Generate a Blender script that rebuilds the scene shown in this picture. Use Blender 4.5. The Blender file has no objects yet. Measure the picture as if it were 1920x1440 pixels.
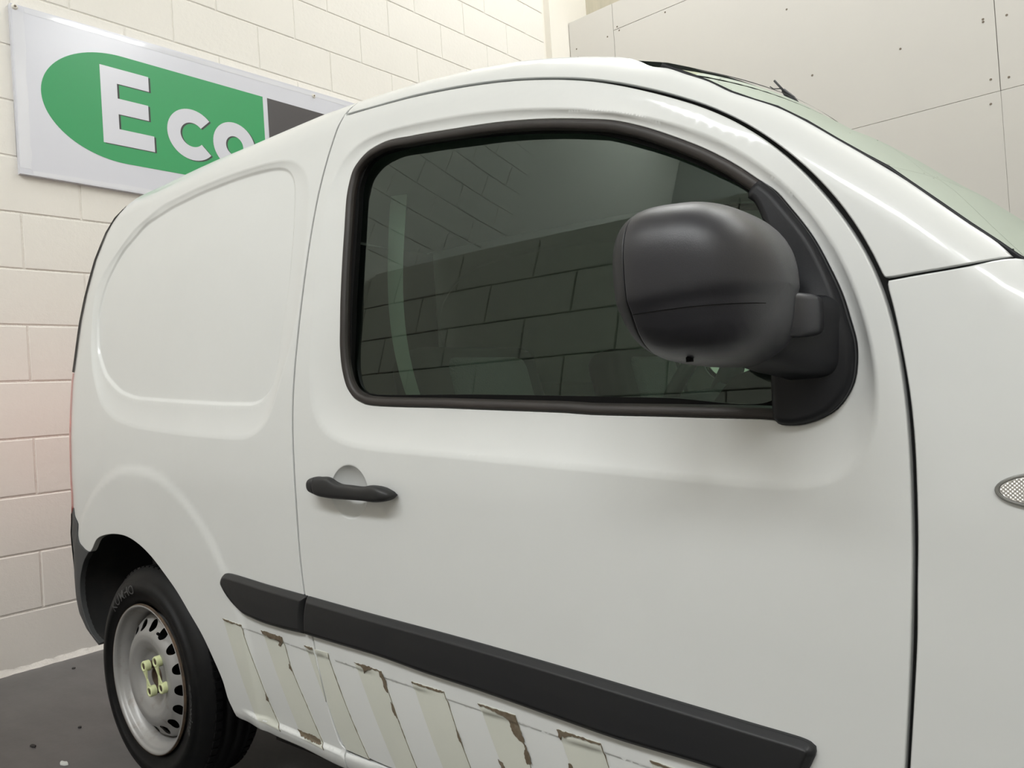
import bpy, bmesh, math, random
import numpy as np
from math import sin, cos, pi, radians, sqrt, atan2, asin
from mathutils import Vector, Matrix
from mathutils.geometry import delaunay_2d_cdt

random.seed(7)
scene = bpy.context.scene
COL = scene.collection

# ------------------------------------------------------------------ camera, light, exposure
EYE = Vector((0, 0, 1.03))
HD, PITCH, ROLL = radians(51), .01409, -.06489
fwd = Vector((-cos(HD)*cos(PITCH), sin(HD)*cos(PITCH), sin(PITCH)))
r0 = Vector((sin(HD), cos(HD), 0)); u0 = r0.cross(fwd)
rt = cos(ROLL)*r0 + sin(ROLL)*u0; up = -sin(ROLL)*r0 + cos(ROLL)*u0
cam = bpy.data.cameras.new('camera'); cam.sensor_fit = 'HORIZONTAL'
cam.sensor_width = 36; cam.lens = 36*1440/1920; cam.clip_start = .02
camo = bpy.data.objects.new('camera', cam); COL.objects.link(camo)
m = Matrix((rt, up, -fwd)).transposed().to_4x4(); m.translation = EYE
camo.matrix_world = m
scene.camera = camo
vs = scene.view_settings
vs.view_transform = 'Standard'; vs.look = 'None'; vs.gamma = 1; vs.exposure = -0.03
vs.use_curve_mapping = False
scene.cycles.max_bounces = 10; scene.cycles.diffuse_bounces = 6
scene.cycles.glossy_bounces = 4; scene.cycles.transmission_bounces = 6; scene.cycles.transparent_max_bounces = 12
scene.cycles.use_denoising = True
scene.cycles.sample_clamp_indirect = 6
world = bpy.data.worlds.new('world'); scene.world = world; world.use_nodes = True
world.node_tree.nodes['Background'].inputs[0].default_value = (.9, .95, 1, 1)
world.node_tree.nodes['Background'].inputs[1].default_value = .05
ROOM_H = 6.4
LAMPS = [(x, y) for y in (-3.5, 4.4) for x in (-2.2, .6, 3.2)]      # ceiling light panels (x, y)
POWER = [134, 144, 142, 64, 64, 64]
for (lx, ly), e in zip(LAMPS, POWER):
    l = bpy.data.lights.new('panel_lamp', 'AREA'); l.shape = 'RECTANGLE'; l.size = 2.2; l.size_y = 1.1
    l.energy = e; l.color = (.95, .985, 1.0)
    o = bpy.data.objects.new('panel_lamp', l); o.location = (lx, ly, ROOM_H-.14); COL.objects.link(o)
l = bpy.data.lights.new('tail_glow_fill', 'POINT'); l.shadow_soft_size = .06; l.energy = 1.3; l.color = (1, .22, .16)  # red light added behind the tail for the pink glow on the wall
o = bpy.data.objects.new('tail_glow_fill', l); o.location = (-3.16, 1.30, 1.03); COL.objects.link(o)

# ------------------------------------------------------------------ materials
def mat(name, col, rough=.5, metal=0., coat=0., coat_r=.05, spec=.5, noise=None, bump=None, trans=None, emit=None):
    m = bpy.data.materials.new(name); m.use_nodes = True
    nt = m.node_tree; b = nt.nodes['Principled BSDF']
    b.inputs['Base Color'].default_value = (*col, 1); b.inputs['Roughness'].default_value = rough
    b.inputs['Metallic'].default_value = metal; b.inputs['Coat Weight'].default_value = coat
    b.inputs['Coat Roughness'].default_value = coat_r; b.inputs['Specular IOR Level'].default_value = spec
    tc = nt.nodes.new('ShaderNodeTexCoord')
    if emit:
        b.inputs['Emission Color'].default_value = (*emit[0], 1); b.inputs['Emission Strength'].default_value = emit[1]
    if noise:                                     # (scale, second colour, low, high[, stretch])
        n = nt.nodes.new('ShaderNodeTexNoise'); n.inputs['Scale'].default_value = noise[0]; n.inputs['Detail'].default_value = 8
        n.inputs['Roughness'].default_value = .65
        mp = nt.nodes.new('ShaderNodeMapping')
        if len(noise) > 4: mp.inputs['Scale'].default_value = noise[4]
        nt.links.new(tc.outputs['Object'], mp.inputs[0]); nt.links.new(mp.outputs[0], n.inputs['Vector'])
        r = nt.nodes.new('ShaderNodeValToRGB'); r.color_ramp.elements[0].position = noise[2]; r.color_ramp.elements[1].position = noise[3]
        r.color_ramp.elements[0].color = (*col, 1); r.color_ramp.elements[1].color = (*noise[1], 1)
        nt.links.new(n.outputs['Fac'], r.inputs[0]); nt.links.new(r.outputs[0], b.inputs['Base Color'])
    if bump:                                      # list of (scale, strength, distance)
        prev = None
        for sc, st, di in bump:
            n = nt.nodes.new('ShaderNodeTexNoise'); n.inputs['Scale'].default_value = sc; n.inputs['Detail'].default_value = 6
            nt.links.new(tc.outputs['Object'], n.inputs['Vector'])
            bp = nt.nodes.new('ShaderNodeBump'); bp.inputs['Strength'].default_value = st; bp.inputs['Distance'].default_value = di
            nt.links.new(n.outputs['Fac'], bp.inputs['Height'])
            if prev: nt.links.new(prev.outputs[0], bp.inputs['Normal'])
            prev = bp
        nt.links.new(prev.outputs[0], b.inputs['Normal'])
    return m

def glass_mat(name, tint, refl_rough=.0, ior=1.5):
    m = bpy.data.materials.new(name); m.use_nodes = True; nt = m.node_tree; nt.nodes.clear()
    out = nt.nodes.new('ShaderNodeOutputMaterial'); t = nt.nodes.new('ShaderNodeBsdfTransparent'); t.inputs[0].default_value = (*tint, 1)
    g = nt.nodes.new('ShaderNodeBsdfGlossy'); g.inputs['Roughness'].default_value = refl_rough; g.inputs[0].default_value = (.88, 1, .93, 1)
    f = nt.nodes.new('ShaderNodeFresnel'); f.inputs[0].default_value = ior
    mx = nt.nodes.new('ShaderNodeMixShader')
    nt.links.new(f.outputs[0], mx.inputs[0]); nt.links.new(t.outputs[0], mx.inputs[1]); nt.links.new(g.outputs[0], mx.inputs[2])
    nt.links.new(mx.outputs[0], out.inputs[0])
    return m

M = {}
M['paint'] = mat('white_paint', (.67, .68, .675), .38, coat=.6, coat_r=.10, noise=(1.7, (.635, .645, .638), .35, .75))
M['gap'] = mat('gap_dark', (.012, .012, .012), .9)
M['gap_light'] = mat('gap_grey', (.16, .16, .15), .8)
M['plastic'] = mat('dark_plastic', (.010, .0105, .013), .45, spec=.28, bump=[(900, .25, .0004)])
M['mould'] = mat('moulding_plastic', (.012, .0125, .015), .5, bump=[(900, .2, .0004)], noise=(3, (.016, .016, .016), .3, .8))
M['mirror_shell'] = mat('mirror_plastic', (.021, .021, .026), .36, bump=[(1100, .35, .0005)])
M['rubber'] = mat('seal_rubber', (.017, .0135, .012), .5, noise=(8, (.024, .018, .016), .4, .7))
M['black'] = mat('black_rubber', (.003, .003, .003), .8, spec=.15)
M['tyre'] = mat('tyre_rubber', (.004, .004, .0045), .55, spec=.22, noise=(25, (.008, .008, .008), .4, .8), bump=[(60, .15, .002)])
M['tyre_text'] = mat('raised_rubber', (.07, .07, .07), .6)
M['steel'] = mat('wheel_steel', (.34, .335, .33), .42, metal=.35, noise=(14, (.20, .16, .12), .55, .78), bump=[(40, .1, .001)])
M['rust'] = mat('rusty_steel', (.10, .062, .036), .8, noise=(30, (.045, .032, .022), .35, .65), bump=[(120, .5, .002)])
M['indicator'] = mat('yellow_plastic', (.60, .64, .36), .45)
M['trimglass'] = mat('dark_tailgate_glass', (.045, .055, .05), .2)
M['arch'] = mat('arch_liner', (.008, .008, .008), .9, noise=(9, (.02, .017, .014), .5, .75))
M['bumper'] = mat('bumper_plastic', (.05, .052, .054), .6)
M['side_glass'] = glass_mat('side_glass', (.58, .74, .63), ior=1.6)
M['screen_glass'] = glass_mat('screen_glass', (.57, .74, .64), ior=1.28)
M['interior'] = mat('cabin_trim', (.055, .055, .058), .8)
M['headlining'] = mat('headlining', (.30, .30, .29), .9)
M['fabric'] = mat('seat_fabric', (.16, .165, .17), .95, bump=[(220, .6, .004)])
M['fabric2'] = mat('seat_side', (.045, .045, .05), .95)
M['belt'] = mat('belt_webbing', (.30, .31, .30), .8)
M['paper'] = mat('paper', (.75, .78, .76), .8)
M['red'] = mat('tail_lens', (.50, .14, .13), .15, coat=1, emit=((1, .25, .2), .18))
M['lens'] = mat('clear_lens', (.62, .60, .57), .12, metal=.35, coat=1, bump=[(300, .2, .001)])
M['chrome'] = mat('lens_rim', (.30, .30, .29), .3, metal=.8)
M['tape'] = mat('old_tape', (.555, .565, .51), .6, noise=(6, (.59, .595, .535), .35, .7))
M['glue'] = mat('dried_adhesive', (.115, .085, .055), .8, noise=(90, (.17, .14, .10), .4, .7))
M['block'] = mat('painted_block', (.80, .775, .73), .75, noise=(1.3, (.765, .74, .695), .3, .75), bump=[(6, .08, .01), (45, .30, .004), (230, .35, .0015)])
M['mortar'] = mat('painted_mortar', (.80, .775, .73), .8, bump=[(30, .8, .012), (140, .5, .004)])
M['board'] = mat('painted_board', (.575, .555, .52), .7, noise=(1.1, (.55, .53, .50), .3, .75), bump=[(25, .12, .002)])
M['boardback'] = mat('joint_shadow', (.22, .20, .18), .9)
M['plaster'] = mat('plaster', (.78, .75, .69), .8, bump=[(18, .2, .004)])
M['far_wall'] = mat('far_wall_paint', (.38, .38, .36), .85)
M['cladding'] = mat('cladding', (.50, .46, .36), .8, noise=(3, (.42, .39, .31), .3, .7, (8, 8, .6)))
M['ceiling'] = mat('ceiling_paint', (.82, .82, .80), .9)
M['floor'] = mat('floor_paint', (.095, .092, .094), .42, noise=(3.5, (.135, .130, .130), .3, .72, (1, 2.6, 1)), bump=[(3, .25, .01), (60, .15, .002)])
M['screw'] = mat('screw_head', (.16, .13, .10), .5, metal=.5)
M['sign_white'] = mat('sign_white', (.62, .63, .70), .25, coat=.35, coat_r=.15)
M['sign_green'] = mat('sign_green', (.019, .30, .098), .45, coat=.15, coat_r=.2)
M['sign_dark'] = mat('sign_dark', (.052, .047, .052), .45, coat=.15, coat_r=.2)
M['sign_edge'] = mat('sign_letter_edge', (.035, .04, .04), .5)
M['tape_clear'] = mat('clear_tape', (.67, .68, .74), .12, coat=1, coat_r=.05)
M['grit'] = mat('floor_grit', (.035, .034, .033), .8)
M['diffuser'] = mat('diffuser', (.9, .9, .88), .5, emit=((1, .97, .9), 4.0))
M['lampframe'] = mat('lamp_frame', (.8, .8, .8), .4)
M['headlamp'] = mat('headlamp', (.5, .52, .54), .1, metal=.5, coat=1)

# ------------------------------------------------------------------ object helpers
def link(name, me, parent=None, label=None, cat=None, group=None, kind=None):
    o = bpy.data.objects.new(name, me); COL.objects.link(o)
    if parent: o.parent = parent
    for k, v in (('label', label), ('category', cat), ('group', group), ('kind', kind)):
        if v: o[k] = v
    return o
def mesh(name, verts, faces, m, parent=None, normals=None, smooth=False, **kw):
    me = bpy.data.meshes.new(name); me.from_pydata([tuple(map(float, v)) for v in verts], [], [tuple(map(int, f)) for f in faces])
    me.materials.append(M[m]); me.update()
    if smooth or normals is not None: me.shade_smooth()
    if normals is not None: me.normals_split_custom_set_from_vertices([tuple(map(float, n)) for n in normals])
    return link(name, me, parent, **kw)
def bm_obj(name, bm, m, parent=None, smooth=False, **kw):
    me = bpy.data.meshes.new(name); bm.to_mesh(me); bm.free(); me.materials.append(M[m])
    if smooth: me.shade_smooth()
    return link(name, me, parent, **kw)
def box_bm(bm, c, s, rot=None, bevel=0, seg=2):
    r = bmesh.ops.create_cube(bm, size=1)
    vv = r['verts']
    for v in vv: v.co = Vector((v.co.x*s[0], v.co.y*s[1], v.co.z*s[2]))
    if bevel:
        ed = list({e for v in vv for e in v.link_edges})
        g = bmesh.ops.bevel(bm, geom=ed, offset=bevel, segments=seg, affect='EDGES', profile=.5)
        vv = list({v for f in g['faces'] for v in f.verts} | {v for v in vv if v.is_valid})
    for v in vv:
        if rot is not None: v.co = rot @ v.co
        v.co += Vector(c)
def box(name, c, s, m, parent=None, rot=None, bevel=0, seg=2, smooth=False, **kw):
    bm = bmesh.new(); box_bm(bm, c, s, rot, bevel, seg); return bm_obj(name, bm, m, parent, smooth, **kw)
def grid_mesh(name, rows, m, parent=None, closed=False, smooth=True, **kw):
    n = len(rows[0]); V = [p for r in rows for p in r]; Fc = []
    for i in range(len(rows)-1):
        for j in range(n if closed else n-1):
            k = (j+1) % n; Fc.append((i*n+j, i*n+k, (i+1)*n+k, (i+1)*n+j))
    return mesh(name, V, Fc, m, parent, smooth=smooth, **kw)
def tube(name, pts, rad, m, parent=None, seg=10, **kw):
    rows = []; pts = [Vector(p) for p in pts]
    rr = rad if isinstance(rad, (list, tuple)) else [rad]*len(pts)
    for i, p in enumerate(pts):
        d = (pts[min(i+1, len(pts)-1)] - pts[max(i-1, 0)]).normalized()
        a = d.cross(Vector((0, 0, 1)));
        if a.length < .1: a = d.cross(Vector((0, 1, 0)))
        a.normalize(); b = d.cross(a)
        rows.append([p + rr[i]*(cos(2*pi*k/seg)*a + sin(2*pi*k/seg)*b) for k in range(seg)])
    n = seg; V = [p for r in rows for p in r]; Fc = []
    for i in range(len(rows)-1):
        for j in range(n): k = (j+1) % n; Fc.append((i*n+j, i*n+k, (i+1)*n+k, (i+1)*n+j))
    Fc.append(tuple(range(n))[::-1]); Fc.append(tuple(range((len(rows)-1)*n, len(rows)*n)))
    return mesh(name, V, Fc, m, parent, smooth=True, **kw)
def lathe_y(name, prof, m, parent=None, seg=72, origin=(0, 0, 0), arc=None, **kw):   # prof: (y, r)
    rows = []
    for y, r in prof:
        rows.append([(origin[0]+r*cos(2*pi*k/seg), origin[1]+y, origin[2]+r*sin(2*pi*k/seg)) for k in range(seg)])
    return grid_mesh(name, rows, m, parent, closed=True, **kw)

# ------------------------------------------------------------------ outlines on the van side, in metres (x along the van, z up)
D0=.972
def sst(t):
    t=np.clip(t,0,1);return t*t*(3-2*t)
def base(z):
    z=np.asarray(z,float)
    u=np.clip(z-.85,0,None);l=np.clip(.5-z,0,None)
    return .085*u**2/(u+.06)+.09*u*u+.35*l*l
def plan(x):
    u=np.clip(-.9-x,0,None);v=np.clip(x+.45,0,None)
    return .015*u*u+.06*v*v
def side(x,z,xr=None,zt=None,Rr=.30,Rt=.09):
    x=np.asarray(x,float);z=np.asarray(z,float)
    y=D0+base(z)+plan(x)
    a=np.interp(z,*XR) if xr is None else xr
    c=np.clip(a-x,0,Rr*.985);y=y+Rr-np.sqrt(Rr*Rr-c*c)
    b=np.interp(x,*ZT) if zt is None else zt
    c=np.clip(z-(b-Rt),0,Rt*.985);y=y+Rt-np.sqrt(Rt*Rt-c*c)
    return y
XR=([0,3],[-9,-9]);ZT=([-4,2],[9,9])
def poly_dist(x,z,P):
    x=np.asarray(x,float).ravel();z=np.asarray(z,float).ravel()
    P=np.asarray(P,float);Q=np.roll(P,-1,0)
    d=np.full(x.shape,9.);ins=np.zeros(x.shape,bool)
    for (ax,az),(bx,bz) in zip(P,Q):
        ex,ez=bx-ax,bz-az;L=ex*ex+ez*ez+1e-12
        t=np.clip(((x-ax)*ex+(z-az)*ez)/L,0,1)
        d=np.minimum(d,np.hypot(x-ax-t*ex,z-az-t*ez))
        if az!=bz:
            c=((az>z)!=(bz>z))&(x<(bx-ax)*(z-az)/(bz-az)+ax);ins^=c
    return d,ins
REC=[]   # (outer, inner, depth)
def full(x,z):
    x=np.asarray(x,float);z=np.asarray(z,float);sh=np.broadcast(x,z).shape
    x=np.broadcast_to(x,sh).ravel();z=np.broadcast_to(z,sh).ravel()
    y=side(x,z)
    for O,I,dep in REC:
        bb=(x>min(p[0] for p in O)-.01)&(x<max(p[0] for p in O)+.01)&(z>min(p[1] for p in O)-.01)&(z<max(p[1] for p in O)+.01)
        if not bb.any(): continue
        dO=np.full(x.shape,9.);iO=np.zeros(x.shape,bool);dI=dO.copy();iI=iO.copy()
        dO[bb],iO[bb]=poly_dist(x[bb],z[bb],O);dI[bb],iI[bb]=poly_dist(x[bb],z[bb],I)
        t=np.where(iI,1.,np.where(iO,dO/(dO+dI+1e-9),0.))
        dd=dep[0]+(dep[1]-dep[0])*sst((z-dep[2])/(dep[3]-dep[2]));g=.62*t*(2-t)+.38*sst(1.25-dI/.011)*iO if dep[0]>.02 else t*(2-t);g=np.where(iI,1.,g);y=y+dd*g
    zl=.3288-.028*(x+1.65);y=y-.0075*sst((zl+.003-z)/.009)*sst((x+1.70)/.09)+.012*np.clip((zl-.012-z)/.04,0,2)**1.5
    zp=.5296-.0465*(x+1.64);y=y+.0022*sst((zp-z)/.005)*sst((x+1.74)/.08)*(x<.2)
    r=np.hypot(x-WC[0],z-WC[1]);y=y-.0045*sst((.605-r)/.035)*(x<-1.2)
    return y.reshape(sh)
WC=(-2.185,.305)
XR = ([0.0, 0.3399, 0.3729, 0.4181, 0.4682, 0.5544, 0.6008, 0.6701, 0.7057, 0.7882, 0.9029, 0.9846, 1.067, 1.1663, 1.2493, 1.3619, 1.4576, 1.5674, 1.6493, 1.7125, 2.0], [-2.4803, -2.4803, -2.5556, -2.6044, -2.6192, -2.6239, -2.6311, -2.6397, -2.6291, -2.616, -2.6195, -2.6331, -2.6427, -2.6508, -2.642, -2.6374, -2.6201, -2.5849, -2.5288, -2.4516, -2.4516])
ZT = ([-3.0, -2.4153, -2.2631, -2.1388, -1.9652, -1.7613, -1.5825, -1.4559, -1.3594, -1.2698, -1.2126, -1.1144, -0.9671, -0.8613, -0.7874, -0.7188, -0.6465, -0.6135, -0.538, -0.4667, -0.4315, -0.3647, -0.3247, -0.2514, -0.2045, -0.1406, -0.0988, -0.06, 0.1, 0.5, 0.85], [1.75, 1.7645, 1.7595, 1.7591, 1.7554, 1.7476, 1.7415, 1.7374, 1.7306, 1.7237, 1.7177, 1.7071, 1.6836, 1.6609, 1.6405, 1.6186, 1.5923, 1.5766, 1.5455, 1.4992, 1.4712, 1.4281, 1.3956, 1.3291, 1.2849, 1.2183, 1.1759, 1.145, 1.12, 1.06, 0.95])
T = {
    'recO': [(-2.5935,1.4247),(-2.593,1.4001),(-2.5898,1.3753),(-2.5859,1.3504),(-2.582,1.3255),(-2.5778,1.3008),(-2.5721,1.2764),(-2.5642,1.2528),(-2.5544,1.2297),(-2.5436,1.2071),(-2.5316,1.1851),(-2.5176,1.1644),(-2.5021,1.1447),(-2.4861,1.1254),(-2.4696,1.1065),(-2.4517,1.0895),(-2.4315,1.0755),(-2.4093,1.064),(-2.3865,1.0535),(-2.3634,1.0437),(-2.3398,1.0356),(-2.3156,1.0295),(-2.2909,1.0247),(-2.2661,1.0202),(-2.2414,1.0157),(-2.2166,1.0114),(-2.1917,1.0076),(-2.1667,1.0046),(-2.1417,1.0023),(-2.1166,1.0002),(-2.0915,0.9981),(-2.0665,0.9959),(-2.0414,0.9938),(-2.0163,0.9917),(-1.9912,0.9896),(-1.9661,0.9875),(-1.9411,0.9855),(-1.916,0.9837),(-1.8908,0.982),(-1.8657,0.9804),(-1.8406,0.9788),(-1.8155,0.9773),(-1.7904,0.9757),(-1.7653,0.9741),(-1.7401,0.9728),(-1.715,0.9716),(-1.6898,0.9706),(-1.6647,0.9697),(-1.6396,0.9688),(-1.6146,0.969),(-1.5901,0.9719),(-1.5662,0.9783),(-1.5431,0.9875),(-1.5224,0.9999),(-1.5055,1.0166),(-1.4927,1.0373),(-1.4823,1.06),(-1.4727,1.0832),(-1.4626,1.1062),(-1.4521,1.1291),(-1.4417,1.152),(-1.4327,1.1753),(-1.4258,1.1993),(-1.4205,1.2238),(-1.4161,1.2486),(-1.4127,1.2735),(-1.4107,1.2985),(-1.4095,1.3236),(-1.4085,1.3488),(-1.4076,1.3739),(-1.4071,1.3991),(-1.4074,1.4242),(-1.4086,1.4493),(-1.4104,1.4744),(-1.4132,1.4993),(-1.4182,1.5236),(-1.4267,1.5466),(-1.4396,1.5672),(-1.4568,1.5845),(-1.4772,1.5981),(-1.4996,1.6088),(-1.5232,1.6169),(-1.5475,1.6226),(-1.5723,1.6269),(-1.5972,1.6303),(-1.6222,1.6331),(-1.6472,1.6355),(-1.6723,1.6377),(-1.6974,1.6399),(-1.7224,1.6421),(-1.7475,1.6441),(-1.7726,1.6458),(-1.7977,1.647),(-1.8229,1.6479),(-1.848,1.6486),(-1.8732,1.6494),(-1.8984,1.6502),(-1.9235,1.651),(-1.9487,1.6517),(-1.9738,1.6521),(-1.999,1.6521),(-2.0242,1.6517),(-2.0493,1.6513),(-2.0745,1.6508),(-2.0996,1.6503),(-2.1248,1.6499),(-2.1499,1.6491),(-2.1749,1.6471),(-2.1997,1.6434),(-2.2244,1.6386),(-2.249,1.6335),(-2.2737,1.6284),(-2.2983,1.6233),(-2.3229,1.6179),(-2.347,1.6114),(-2.3704,1.6028),(-2.3931,1.5921),(-2.4154,1.5806),(-2.4377,1.5689),(-2.46,1.5572),(-2.4821,1.5452),(-2.5038,1.5326),(-2.5249,1.5189),(-2.5454,1.5044),(-2.5643,1.4888),(-2.5795,1.4704),(-2.5892,1.4487)],
    'recI': [(-2.5326,1.2591),(-2.5416,1.2817),(-2.5479,1.3058),(-2.5532,1.3303),(-2.5569,1.3546),(-2.5563,1.3786),(-2.5506,1.4022),(-2.542,1.4255),(-2.532,1.4484),(-2.5196,1.4695),(-2.5035,1.4879),(-2.485,1.5046),(-2.4658,1.5207),(-2.446,1.5359),(-2.425,1.5491),(-2.4026,1.5599),(-2.3795,1.5694),(-2.3561,1.5786),(-2.3328,1.5878),(-2.3094,1.5967),(-2.2855,1.6039),(-2.2611,1.6086),(-2.2362,1.6117),(-2.2113,1.6144),(-2.1863,1.617),(-2.1614,1.6196),(-2.1364,1.6219),(-2.1114,1.6235),(-2.0863,1.6244),(-2.0612,1.6251),(-2.0361,1.6256),(-2.011,1.6262),(-1.986,1.6267),(-1.9609,1.627),(-1.9358,1.6269),(-1.9107,1.6264),(-1.8856,1.6258),(-1.8605,1.6251),(-1.8354,1.6244),(-1.8103,1.6236),(-1.7853,1.6225),(-1.7602,1.6212),(-1.7352,1.6196),(-1.7101,1.618),(-1.6851,1.616),(-1.6601,1.6137),(-1.6352,1.6111),(-1.6103,1.6081),(-1.5855,1.6042),(-1.5612,1.5988),(-1.5379,1.5907),(-1.5176,1.5782),(-1.5027,1.5604),(-1.4938,1.5384),(-1.4891,1.5143),(-1.486,1.4894),(-1.4832,1.4645),(-1.4811,1.4395),(-1.4802,1.4145),(-1.4805,1.3894),(-1.4812,1.3644),(-1.4821,1.3393),(-1.4839,1.3143),(-1.4869,1.2895),(-1.4911,1.2648),(-1.4957,1.2401),(-1.5004,1.2155),(-1.5047,1.1908),(-1.5085,1.166),(-1.5123,1.1412),(-1.5178,1.1171),(-1.527,1.0948),(-1.5417,1.0768),(-1.5616,1.0648),(-1.585,1.0585),(-1.6096,1.0566),(-1.6346,1.0572),(-1.6596,1.0583),(-1.6847,1.0594),(-1.7098,1.0606),(-1.7348,1.062),(-1.7599,1.0636),(-1.7849,1.0654),(-1.8099,1.0671),(-1.835,1.0689),(-1.86,1.0707),(-1.885,1.0725),(-1.9101,1.0743),(-1.9351,1.0761),(-1.9601,1.0779),(-1.9852,1.0797),(-2.0102,1.0816),(-2.0352,1.0836),(-2.0602,1.0855),(-2.0853,1.0875),(-2.1103,1.0895),(-2.1353,1.0914),(-2.1603,1.0934),(-2.1853,1.0954),(-2.2103,1.0977),(-2.2352,1.1008),(-2.2599,1.1049),(-2.2845,1.1097),(-2.3091,1.1148),(-2.3333,1.1207),(-2.357,1.1285),(-2.3801,1.1381),(-2.4029,1.1485),(-2.4255,1.1592),(-2.4476,1.1708),(-2.4679,1.1847),(-2.4862,1.2013),(-2.5032,1.2196),(-2.5193,1.2386)],
    'winO': [(-1.3504,1.4241),(-1.3525,1.3942),(-1.3542,1.3642),(-1.3558,1.3342),(-1.3573,1.3042),(-1.3585,1.2742),(-1.3593,1.2441),(-1.3596,1.2141),(-1.3596,1.184),(-1.3595,1.154),(-1.3589,1.124),(-1.3574,1.0941),(-1.354,1.0645),(-1.3471,1.0363),(-1.3351,1.0108),(-1.317,0.9896),(-1.2936,0.9737),(-1.2667,0.9623),(-1.2382,0.9542),(-1.2089,0.9486),(-1.1792,0.9446),(-1.1493,0.9417),(-1.1193,0.9394),(-1.0893,0.9374),(-1.0594,0.9354),(-1.0294,0.9334),(-0.9994,0.9315),(-0.9694,0.9295),(-0.9394,0.9275),(-0.9094,0.9255),(-0.8795,0.9234),(-0.8495,0.9214),(-0.8195,0.9193),(-0.7895,0.9173),(-0.7595,0.9152),(-0.7296,0.9131),(-0.6996,0.9111),(-0.6696,0.909),(-0.6396,0.9069),(-0.6096,0.9048),(-0.5797,0.9026),(-0.5497,0.9005),(-0.5197,0.8983),(-0.4898,0.8962),(-0.4598,0.894),(-0.4298,0.892),(-0.3998,0.8901),(-0.3699,0.8888),(-0.3402,0.8894),(-0.3115,0.8938),(-0.2855,0.904),(-0.2644,0.9211),(-0.2502,0.9444),(-0.2427,0.9717),(-0.2405,1.001),(-0.2416,1.0308),(-0.2449,1.0605),(-0.2502,1.09),(-0.2574,1.119),(-0.2664,1.1476),(-0.2772,1.1755),(-0.2899,1.2025),(-0.3046,1.2285),(-0.3212,1.2534),(-0.3395,1.2771),(-0.3592,1.2997),(-0.3801,1.321),(-0.4023,1.3412),(-0.4254,1.3602),(-0.4496,1.3779),(-0.4747,1.3944),(-0.5005,1.4096),(-0.5269,1.4239),(-0.5538,1.4372),(-0.5811,1.4497),(-0.6087,1.4614),(-0.6367,1.4724),(-0.6648,1.4829),(-0.693,1.4931),(-0.7215,1.5025),(-0.7502,1.5113),(-0.7791,1.5196),(-0.8081,1.5275),(-0.8372,1.5348),(-0.8665,1.5415),(-0.8959,1.5479),(-0.9253,1.554),(-0.9548,1.5596),(-0.9844,1.5646),(-1.0141,1.5692),(-1.0438,1.5735),(-1.0736,1.5777),(-1.1034,1.5816),(-1.1332,1.585),(-1.1631,1.5876),(-1.193,1.5889),(-1.2226,1.5877),(-1.2515,1.5829),(-1.2784,1.5732),(-1.3016,1.5576),(-1.32,1.5365),(-1.3333,1.5111),(-1.3421,1.4831),(-1.3474,1.4539)],
    'frameO': [(-1.272,1.1971),(-1.276,1.2943),(-1.2788,1.3935),(-1.2795,1.4945),(-1.2683,1.5323),(-1.2359,1.5574),(-1.1858,1.5676),(-1.0876,1.5577),(-0.9723,1.5395),(-0.8568,1.5194),(-0.752,1.4949),(-0.672,1.4713),(-0.6135,1.4513),(-0.5715,1.4315),(-0.5093,1.3961),(-0.4487,1.3564),(-0.4107,1.3264),(-0.3781,1.2966),(-0.3575,1.2778),(-0.3408,1.2545),(-0.3093,1.2042),(-0.2917,1.1647),(-0.2779,1.1274),(-0.2706,1.097),(-0.2646,1.0658),(-0.2652,1.0407),(-0.2694,1.0186),(-0.2783,1.0012),(-0.2909,0.9865),(-0.3087,0.9758),(-0.3291,0.9694),(-0.3471,0.9675),(-0.3628,0.9703),(-0.3683,0.9743),(-0.4926,0.9825),(-0.6647,0.9924),(-0.6984,0.9958),(-0.9488,1.0128),(-1.195,1.0314),(-1.2273,1.0446),(-1.2492,1.0663),(-1.2633,1.1001),(-1.2711,1.1487)],
    'glass': [(-1.2478,1.1472),(-1.2487,1.2171),(-1.2492,1.2912),(-1.2518,1.4398),(-1.2528,1.4999),(-1.232,1.5363),(-1.1968,1.5485),(-1.1467,1.547),(-1.0453,1.5344),(-0.9221,1.5129),(-0.8109,1.4897),(-0.735,1.4699),(-0.6644,1.4482),(-0.5815,1.4093),(-0.5151,1.3722),(-0.454,1.3315),(-0.4158,1.3036),(-0.3937,1.2833),(-0.3694,1.2564),(-0.345,1.2186),(-0.3258,1.1724),(-0.3221,1.1018),(-0.3389,1.0336),(-0.3738,1.0019),(-0.5324,1.0109),(-0.672,1.0201),(-0.904,1.0344),(-1.1819,1.0494),(-1.2165,1.0576),(-1.2383,1.0752),(-1.2465,1.0987)],
    'lowtrimTop': [(-1.1947,1.0463),(-0.9485,1.0304),(-0.6986,1.0152),(-0.5264,1.0027),(-0.3677,0.9924)],
    'sail': [(-0.3766,1.2977),(-0.3575,1.2778),(-0.3409,1.2545),(-0.3093,1.2043),(-0.2917,1.1647),(-0.278,1.1274),(-0.2706,1.097),(-0.2646,1.0658),(-0.2652,1.0407),(-0.2694,1.0186),(-0.2783,1.0012),(-0.2909,0.9865),(-0.3087,0.9758),(-0.3291,0.9694),(-0.3471,0.9675),(-0.3628,0.9703),(-0.3682,0.9764),(-0.3699,1.0079),(-0.3695,1.036),(-0.3634,1.106),(-0.3619,1.177),(-0.369,1.2288),(-0.3853,1.269),(-0.3929,1.2762),(-0.3923,1.2833),(-0.3844,1.2928)],
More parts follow.
